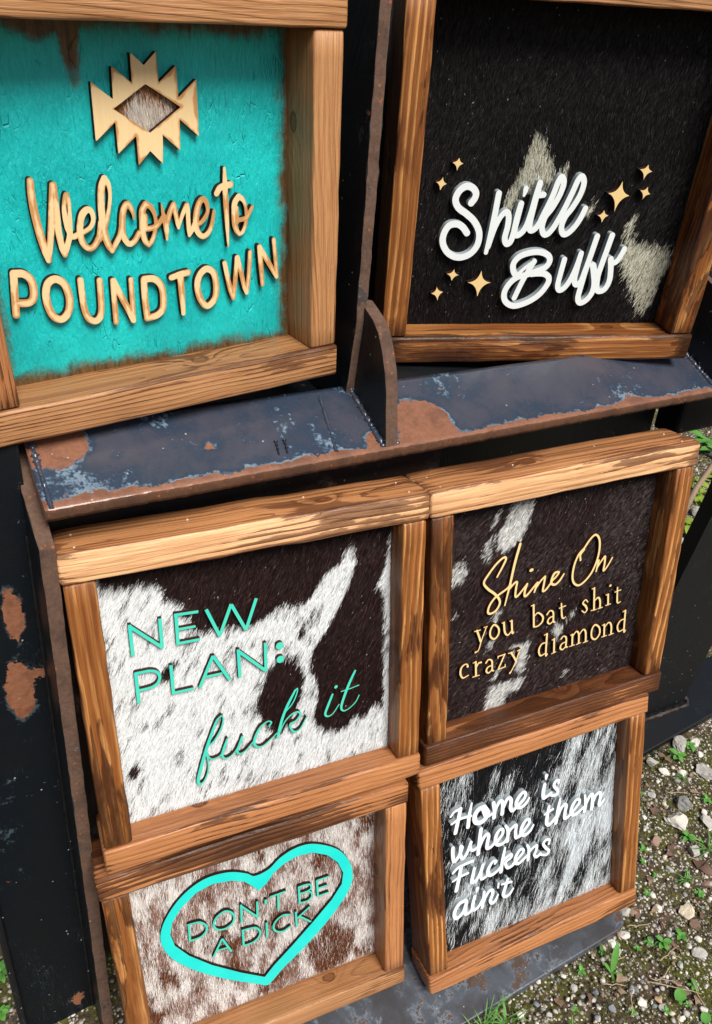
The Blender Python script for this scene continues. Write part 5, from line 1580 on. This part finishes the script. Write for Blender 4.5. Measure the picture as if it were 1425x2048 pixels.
def build_ground():
    xs = np.concatenate([[-60, -15, -4, -1.6], np.linspace(-.8, 2.6, 300), [4, 8, 20, 60]])
    ys = np.concatenate([[-60, -15, -4, -1.2], np.linspace(-.5, 2.2, 240), [4, 8, 20, 60]])
    X, Y = np.meshgrid(xs, ys, indexing='ij'); x, y = X.ravel(), Y.ravel()
    z = np.where((np.abs(x) < 3) & (np.abs(y) < 3), gheight(x, y), 0.0)
    # pressed flat under the steel
    under = (x < .47) & (y > -.21) & (y < .2)
    z = np.where(under, np.minimum(z, -.004), z)
    under2 = (x > .56) & (x < .88) & (y > .0) & (y < .14)
    z = np.where(under2, np.minimum(z, -.003), z)
    n, mm = len(xs), len(ys); q = np.arange(n * mm).reshape(n, mm)
    F = np.stack([q[:-1, :-1].ravel(), q[1:, :-1].ravel(), q[1:, 1:].ravel(), q[:-1, 1:].ravel()], 1)
    me = fast_mesh('ground', np.stack([x, y, z + GZ], 1), F)
    o = finish('ground', me, GROUND, smooth=True); o['kind'] = 'structure'
    return o
build_ground()
def gz(x, y): return GZ + float(gheight(np.array([x]), np.array([y]))[0])

STONE_M = {}
for key, a, b in (('w', (.56, .53, .48), (.78, .75, .69)), ('g', (.33, .32, .30), (.52, .50, .47)), ('s', (.20, .20, .20), (.31, .31, .30)), ('r', (.24, .15, .12), (.36, .25, .20)), ('c', (.52, .45, .33), (.66, .58, .44)), ('t', (.48, .33, .19), (.58, .42, .27)), ('b', (.14, .16, .19), (.24, .26, .29))):
    m = Mat('stone_' + {'w': 'white', 'g': 'grey', 's': 'slate', 'r': 'reddish', 'c': 'cream', 't': 'tan', 'b': 'blue_grey'}[key], .8, .3)
    P = m.coord(); n = m.noise(P, 160.0, 5, .65); f = m.noise(P, 900.0, 3)
    c = m.mix(n, a, b); c = m.mix(f.step(.62, .8) * .4, c, tuple(v * .45 for v in a)); m.base(c); m.bump(n * .8 + f * .4, .5, .0015)
    STONE_M[key] = m.m

def stone_verts(size, rg, sub=2, flatz=.62):
    bm = bmesh.new(); bmesh.ops.create_icosphere(bm, subdivisions=sub, radius=1.0)
    V = np.array([v.co[:] for v in bm.verts]); F = [tuple(v.index for v in f.verts) for f in bm.faces]; bm.free()
    # cut by random planes: broken, faceted stone
    for _ in range(10):
        nrm = rg.normal(size=3); nrm /= np.linalg.norm(nrm); h = rg.uniform(.40, .75)
        dd = V @ nrm - h; V = V - np.where(dd > 0, dd, 0)[:, None] * nrm * .95
    V *= np.array([rg.uniform(.8, 1.15), rg.uniform(.7, 1.0), flatz * rg.uniform(.8, 1.1)])
    a = rg.uniform(0, 6.28); c, s = math.cos(a), math.sin(a)
    V = V @ np.array([[c, s, 0], [-s, c, 0], [0, 0, 1]]) * size / 2 * 1.12
    V += rg.normal(size=V.shape) * size * .012
    return V, F
CN = {'w': 'white', 'g': 'grey', 's': 'dark grey', 'r': 'reddish brown', 'c': 'cream', 't': 'tan', 'b': 'blue grey'}
BIG = {11: 'largest cream stone, chunky, on the mossy gravel right of the bottom sign', 7: 'big smooth white stone touching the flat grey slab stone',
       6: 'flat grey slab stone just above the big smooth white stone', 9: 'reddish brown stone beside the lower right sign frame',
       5: 'grey stone at the photo edge level with the lower right sign top', 8: 'grey stone at the photo edge beside the big smooth white stone',
       17: 'small tan stone in the gravel at the bottom of the photo', 1: 'grey stone just below the black steel foot plate', 0: 'white stone just right of the grey one under the black steel foot plate', 10: 'grey stone half way down the gravel at the photo edge beside a grass tuft'}
STONES = [(0.682, 0.012, 0.0173, 'w'), (0.662, 0.016, 0.0246, 'g'), (0.675, -0.003, 0.011, 'w'), (0.614, -0.007, 0.013, 'w'), (0.634, -0.016, 0.013, 'w'), (0.662, -0.029, 0.0267, 'g'), (0.606, -0.05, 0.0262, 's'), (0.584, -0.063, 0.029, 'w'), (0.618, -0.077, 0.0202, 'g'), (0.545, -0.072, 0.0142, 'r'), (0.577, -0.097, 0.0195, 'g'), (0.518, -0.145, 0.0222, 'c'), (0.611, 0.009, 0.0156, 'g'), (0.494, -0.133, 0.0101, 'w'), (0.445, -0.14, 0.0118, 'w'), (0.5, -0.184, 0.0154, 'g'), (0.42, -0.195, 0.0092, 'w'), (0.436, -0.2, 0.0073, 't'), (0.429, -0.141, 0.0107, 'w'), (0.339, -0.143, 0.0093, 'w'), (0.428, -0.151, 0.0115, 'g'), (0.46, -0.123, 0.012, 'g'), (0.487, -0.157, 0.0069, 'g'), (0.511, -0.171, 0.0079, 'w'), (0.575, -0.057, 0.0089, 'g'), (0.468, -0.224, 0.0109, 'w'), (0.39, -0.188, 0.0091, 'b'), (0.384, -0.172, 0.0083, 'b'), (0.422, -0.185, 0.0065, 'b'), (0.369, -0.161, 0.0092, 'g'), (0.308, -0.161, 0.008, 'w'), (0.497, -0.174, 0.0078, 'w'), (0.621, -0.065, 0.0113, 'w'), (0.553, -0.045, 0.0078, 'w'), (0.535, -0.104, 0.0095, 'g'), (0.581, -0.025, 0.0115, 'g'), (0.495, -0.089, 0.0074, 'w'), (0.435, -0.206, 0.0082, 'g'), (0.333, -0.172, 0.0063, 'g'), (0.476, -0.183, 0.0086, 'g')]
rs = np.random.default_rng(41)
for i, (x, y, s, c) in enumerate(STONES):
    V, F = stone_verts(s, rs, 3 if s > .012 else 2)
    o = mesh_obj('stone', V, F, STONE_M[c], smooth=False, loc=(x, y, gz(x, y) + s * .14))
    tag(o, BIG.get(i, 'small %s stone among the mossy gravel beside the steel base plate' % CN[c]), 'stone', 'stones on the gravel')
# loose grit: far too many to count
def grit():
    rg = np.random.default_rng(77); Vs = []; Fs = []; mi = []; off = 0
    keys = ['w', 'g', 's', 'c', 'b', 'r']
    for i in range(9000):
        far = i % 4 == 0
        if far: x, y = rg.uniform(.75, 2.3), rg.uniform(.05, 1.5)
        else: x, y = rg.uniform(.22, .80), rg.uniform(-.26, .10)
        if i % 17 == 0: x, y = rg.uniform(-.25, -.05), rg.uniform(-.12, .25)
        if x < .458 and -.21 < y < .12 and y > -.152 + .075 * x - .019 + .004 and x > -.02: continue
        if .58 < x < .84 and .02 < y < .12: continue
        s = float(np.clip(rg.lognormal(-5.85, .50), .0013, .010)) * (1.6 if far else 1)
        V, F = stone_verts(s, rg, 1)
        V = V + [x, y, gz(x, y) + s * .12]
        Vs.append(V); Fs.append(np.array(F) + off); off += len(V); mi += [rg.choice(6, p=[.26, .24, .16, .16, .06, .12])] * len(F)
    me = fast_mesh('gravel_grit', np.concatenate(Vs), np.concatenate(Fs))
    o = finish('gravel_grit', me, [STONE_M[k] for k in keys], mat_idx=mi); o['kind'] = 'stuff'; o['label'] = 'loose grit and small gravel scattered over the soil'; o['category'] = 'gravel'
grit()

def leaf_mat(name, a, b, rough=.5, trans=.0):
    m = Mat(name, rough, .4); P = m.coord(); n = m.noise(P, 220.0, 4, .6); m.base(m.mix(n, a, b)); m.bump(n, .3, .001)
    if trans:
        m.b.inputs['Subsurface Weight'].default_value = 0
    return m.m
LEAF_G = leaf_mat('fresh_green_leaf', (.055, .19, .030), (.12, .33, .055))
LEAF_Y = leaf_mat('yellow_green_leaf', (.16, .26, .03), (.28, .36, .05))
LEAF_D = [leaf_mat('dead_leaf_brown', (.085, .045, .030), (.20, .125, .09), .7), leaf_mat('dead_leaf_tan', (.20, .13, .085), (.34, .25, .18), .7)]
STRAW = leaf_mat('dry_straw', (.30, .22, .13), (.48, .38, .25), .7)
MOSS = leaf_mat('moss_tips', (.05, .075, .010), (.15, .18, .025), .9)

def leaf_blade(base, direc, L, w, rise, droop, n=6, fold=.25, rg=RNG):
    """one leaf as a folded blade: returns verts, faces"""
    b = np.array(base, float); dx = np.array([direc[0], direc[1], 0.0]); dx /= np.linalg.norm(dx); sx = np.array([-dx[1], dx[0], 0])
    V = []; F = []
    for i in range(n + 1):
        t = i / n; c = b + dx * L * t + np.array([0, 0, L * (rise * t - droop * t * t)])
        hw = w / 2 * math.sin(math.pi * min(1, t * .92 + .06)) ** .8 if 0 < i < n else w * .04
        V += [c - sx * hw + [0, 0, hw * fold], c, c + sx * hw + [0, 0, hw * fold]]
    for i in range(n):
        a = i * 3; F += [(a, a + 1, a + 4, a + 3), (a + 1, a + 2, a + 5, a + 4)]
    return V, F
def merge(parts):
    V = []; F = []
    for v, f in parts:
        o = len(V); V += list(v); F += [tuple(i + o for i in q) for q in f]
    return V, F
PLANTS = [('rosette', 0.643, 0.003, 0.0181), ('rosette', 0.669, 0.01, 0.0135), ('rosette', 0.581, -0.082, 0.0143), ('grass', 0.593, -0.102, 0.0184), ('shoot', 0.41, -0.164, 0.0282), ('rosette', 0.472, -0.162, 0.0165), ('sprig', 0.462, -0.156, 0.0097), ('sprig', 0.494, -0.163, 0.0128), ('round', 0.454, -0.206, 0.0129), ('sprig', 0.435, -0.21, 0.0082), ('sprig', 0.414, -0.145, 0.0086), ('sprig', 0.448, -0.156, 0.0077), ('sprig', 0.474, -0.203, 0.0103), ('grass', 0.268, -0.160, 0.0267), ('grass', 0.294, -0.162, 0.0177), ('sprig', 0.357, -0.177, 0.0072), ('rosette', -0.107, 0.039, 0.0177), ('rosette', -0.11, 0.008, 0.0128), ('sprig', 0.546, -0.137, 0.0103), ('grass', 0.543, -0.119, 0.0115), ('sprig', 0.513, -0.087, 0.0074), ('sprig', 0.635, -0.054, 0.0115), ('sprig', 0.382, -0.152, 0.0086), ('round', 0.464, -0.229, 0.0109)]
PL = {0: 'green rosette weed nearest the black steel foot plate among stones', 1: 'small green rosette weed right beside the white stone below the foot plate', 2: 'green clover-like weed just below the big smooth white stone', 3: 'grass tuft at the photo edge beside a grey stone', 4: 'tall two-leaved green seedling off the corner of the steel base plate',
      5: 'largest green rosette weed on the gravel right of the seedling with two tall leaves', 8: 'low weed with one big round green leaf near the bottom of the photo', 13: 'large grass tuft growing against the front edge of the steel base plate', 14: 'smaller grass tuft beside the large one at the base plate edge',
      16: 'upper green weed at the left photo edge beside the black steel plate', 17: 'lower green weed at the left photo edge beside the black steel plate', 19: 'small grass tuft on open gravel above the cream stone', 23: 'round-leaved weed at the bottom right corner'}
rp = np.random.default_rng(19)
for _ in range(36):
    x_, y_ = rp.uniform(.33, .70), rp.uniform(-.235, .0)
    if not (x_ < .462 and y_ > -.142): PLANTS.append(('sprig' if rp.random() < .75 else 'grass', x_, y_, rp.uniform(.006, .011)))
for i, (kind, x, y, s) in enumerate(PLANTS):
    z = gz(x, y) + .0005; parts = []
    if kind == 'rosette' or kind == 'sprig':
        nl = 8 if kind == 'rosette' else 5
        for j in range(nl):
            a = j * 2.4 + rp.uniform(0, .5); L = s * rp.uniform(.42, .68)
            parts.append(leaf_blade((0, 0, .001 + .0012 * j * (s / .02)), (math.cos(a), math.sin(a)), L, L * rp.uniform(.5, .7), rp.uniform(.35, .8), .45))
    elif kind == 'grass':
        for j in range(16):
            a = rp.uniform(0, 6.28); L = s * rp.uniform(.6, 1.2)
            parts.append(leaf_blade((rp.normal() * s * .12, rp.normal() * s * .12, 0), (math.cos(a), math.sin(a)), L, .0011, rp.uniform(.6, 1.6), rp.uniform(.3, .8), 7, .4))
    elif kind == 'shoot':
        for a, L, r in ((2.2, .011, 1.2), (-.6, .010, .5), (.9, .019, 1.5), (-2.0, .008, .4)):
            parts.append(leaf_blade((0, 0, 0), (math.cos(a), math.sin(a)), L, L * .34, r, .3))
    else:
        parts.append(leaf_blade((-s * .4, 0, .002), (1, .2), s, s * .8, .5, .35, 8, .12))
        for a in (2.0, 4.2): parts.append(leaf_blade((0, 0, 0), (math.cos(a), math.sin(a)), s * .5, s * .28, .6, .4))
    V, F = merge(parts)
    o = mesh_obj({'grass': 'grass_tuft', 'shoot': 'seedling'}.get(kind, 'weed'), V, F, LEAF_G, smooth=True, loc=(x, y, z))
    tag(o, PL.get(i, 'tiny green weed sprig among the grit near the steel base plate'), {'grass': 'grass'}.get(kind, 'weed'), 'small weeds in the gravel')
LEAVES = [(0.629, 0.008, 0.0181), (0.552, -0.087, 0.0248), (0.573, -0.113, 0.0245), (0.489, -0.145, 0.0169), (0.518, -0.159, 0.0179), (0.507, -0.105, 0.0156), (0.462, -0.201, 0.0158), (0.413, -0.172, 0.0131), (0.375, -0.175, 0.0119), (0.564, -0.133, 0.0156), (0.482, -0.17, 0.0126), (0.347, -0.168, 0.0109), (0.518, -0.073, 0.0118), (0.569, -0.043, 0.0158), (0.469, -0.213, 0.0101)]
extra = [(rp.uniform(.40, .68), rp.uniform(-.23, .01), rp.uniform(.008, .014)) for _ in range(26)]
for (x, y, s) in LEAVES + [e for e in extra if not (e[0] < .465 and e[1] > -.135)]:
    a = rp.uniform(0, 6.28); V, F = leaf_blade((-s / 2 * math.cos(a), -s / 2 * math.sin(a), 0), (math.cos(a), math.sin(a)), s, s * rp.uniform(.35, .6), rp.uniform(.0, .35), rp.uniform(.1, .4), 6, rp.uniform(-.3, .5))
    V = np.array(V) + rp.normal(size=(len(V), 3)) * s * .06
    o = mesh_obj('dead_leaf', V, F, LEAF_D[int(rp.random() < .4)], smooth=True, loc=(x, y, gz(x, y) + .003))
    tag(o, 'curled dead brown leaf lying on the mossy gravel', 'leaf', 'dead leaves on the gravel')
TWIGS = [((0.433, -0.183), (0.475, -0.211)), ((0.459, -0.174), (0.482, -0.17)), ((0.475, -0.197), (0.468, -0.231)), ((0.393, -0.17), (0.411, -0.178)), ((0.45, -0.135), (0.475, -0.142)), ((0.416, -0.185), (0.402, -0.2)), ((0.465, -0.181), (0.445, -0.189)), ((0.439, -0.183), (0.461, -0.193)), ((0.596, -0.03), (0.619, -0.04)), ((0.418, -0.158), (0.432, -0.156))]
def tube(pts, r, seg=5):
    P = np.array(pts, float); V = []; F = []
    for i, p in enumerate(P):
        t = P[min(i + 1, len(P) - 1)] - P[max(i - 1, 0)]; t /= np.linalg.norm(t) + 1e-9
        a = np.cross(t, [.1, .2, .97]); a /= np.linalg.norm(a); b = np.cross(t, a)
        rr = r * (1 - .5 * i / len(P))
        for k in range(seg): q = 6.2832 * k / seg; V.append(p + rr * (a * math.cos(q) + b * math.sin(q)))
    for i in range(len(P) - 1):
        for k in range(seg): F.append((i * seg + k, i * seg + (k + 1) % seg, (i + 1) * seg + (k + 1) % seg, (i + 1) * seg + k))
    F.append(tuple(range(seg))[::-1]); F.append(tuple(range((len(P) - 1) * seg, len(P) * seg)))
    return V, F
for (a, b) in TWIGS + [((rp.uniform(.42, .66), rp.uniform(-.22, -.02)),) * 2 for _ in range(16)]:
    if a == b:
        if a[0] < .465 and a[1] > -.135: continue
        an = rp.uniform(0, 6.28); l = rp.uniform(.006, .016); b = (a[0] + math.cos(an) * l, a[1] + math.sin(an) * l)
    pts = [(a[0] + (b[0] - a[0]) * t + rp.normal() * .0006, a[1] + (b[1] - a[1]) * t + rp.normal() * .0006, 0) for t in np.linspace(0, 1, 6)]
    c = np.mean(np.array(pts), 0); pts = [(p[0] - c[0], p[1] - c[1], rp.normal() * .0006) for p in pts]
    V, F = tube(pts, .0006)
    o = mesh_obj('straw_stalk', V, F, STRAW, smooth=True, loc=(c[0], c[1], gz(c[0], c[1]) + .0045))
    tag(o, 'thin dry straw stalk lying on the gravel', 'stalk', 'dry stalks on the gravel')
# moss and short green growth reading as one cover
def moss():
    rg = np.random.default_rng(5); Vs = []; n = 90000
    x = rg.uniform(.2, .80, n); y = rg.uniform(-.26, .10, n)
    keep = value_noise(x + 3, y + 3, .05, .05, 63, 3) > .47
    keep &= ~((x < .458) & (y > -.166 + .075 * x + .004)); keep &= ~((x > .58) & (y > .022))
    x, y = x[keep], y[keep]; n = len(x); a = rg.uniform(0, 6.28, n); L = rg.uniform(.0012, .0035, n); w = .0007
    z = GZ + gheight(x, y)
    p0 = np.stack([x - w * np.sin(a) / 2, y + w * np.cos(a) / 2, z], 1); p1 = np.stack([x + w * np.sin(a) / 2, y - w * np.cos(a) / 2, z], 1)
    p2 = np.stack([x + L * .6 * np.cos(a), y + L * .6 * np.sin(a), z + L], 1)
    V = np.stack([p0, p1, p2], 1).reshape(-1, 3); F = np.arange(n * 3).reshape(n, 3)
    o = finish('moss', fast_mesh('moss', V, F), MOSS); o['kind'] = 'stuff'; o['label'] = 'low olive moss covering patches of the soil'; o['category'] = 'moss'
moss()
# plants, stones and a bent branch on the ground behind the attachment, seen right of the signs
for (x, y, s, mt, lab) in [(1.10, .44, .05, LEAF_Y, 'yellow-green leafy weed behind the rig, nearest the black cross tube'), (1.01, .375, .04, LEAF_Y, 'yellow-green leafy weed behind the rig, beside the sign frame'), (.93, .32, .03, LEAF_G, 'small green weed behind the rig, lowest in the gap by the black leg'), (1.25, .56, .06, LEAF_G, 'dark green weed behind the rig under the black cross tube'), (1.18, .47, .04, LEAF_Y, 'pale leafy weed behind the rig against the photo edge')]:
    parts = []
    for j in range(12):
        a = rp.uniform(0, 6.28); L = s * rp.uniform(.4, .8)
        parts.append(leaf_blade((rp.normal() * s * .2, rp.normal() * s * .2, rp.uniform(0, s * .4)), (math.cos(a), math.sin(a)), L, L * .55, rp.uniform(.1, .6), .4))
    V, F = merge(parts); tag(mesh_obj('weed', V, F, mt, smooth=True, loc=(x, y, gz(x, y))), lab, 'weed', 'weeds behind the attachment')
for (x, y, s, c, lab) in [(.955, .345, .035, 'g', 'rounded grey stone behind the rig, beside the black leg'), (.90, .30, .03, 'r', 'pinkish stone behind the rig, just above the black leg'), (1.06, .40, .03, 'g', 'grey stone behind the rig between the yellow-green weeds'), (.97, .33, .022, 'w', 'pale stone behind the rig close to the rounded grey one')]:
    V, F = stone_verts(s, rs, 3); tag(mesh_obj('stone', V, F, STONE_M[c], loc=(x, y, gz(x, y) + s * .15)), lab, 'stone', 'stones on the gravel')
V, F = tube([(0, 0, 0), (.05, .03, .03), (.10, .05, .07), (.14, .06, .12), (.17, .06, .18)], .006, 8)
tag(mesh_obj('fallen_branch', V, F, LEAF_D[1], smooth=True, loc=(1.02, .40, GZ + .004)), 'bent grey-brown branch rising from the ground behind the rig', 'branch')
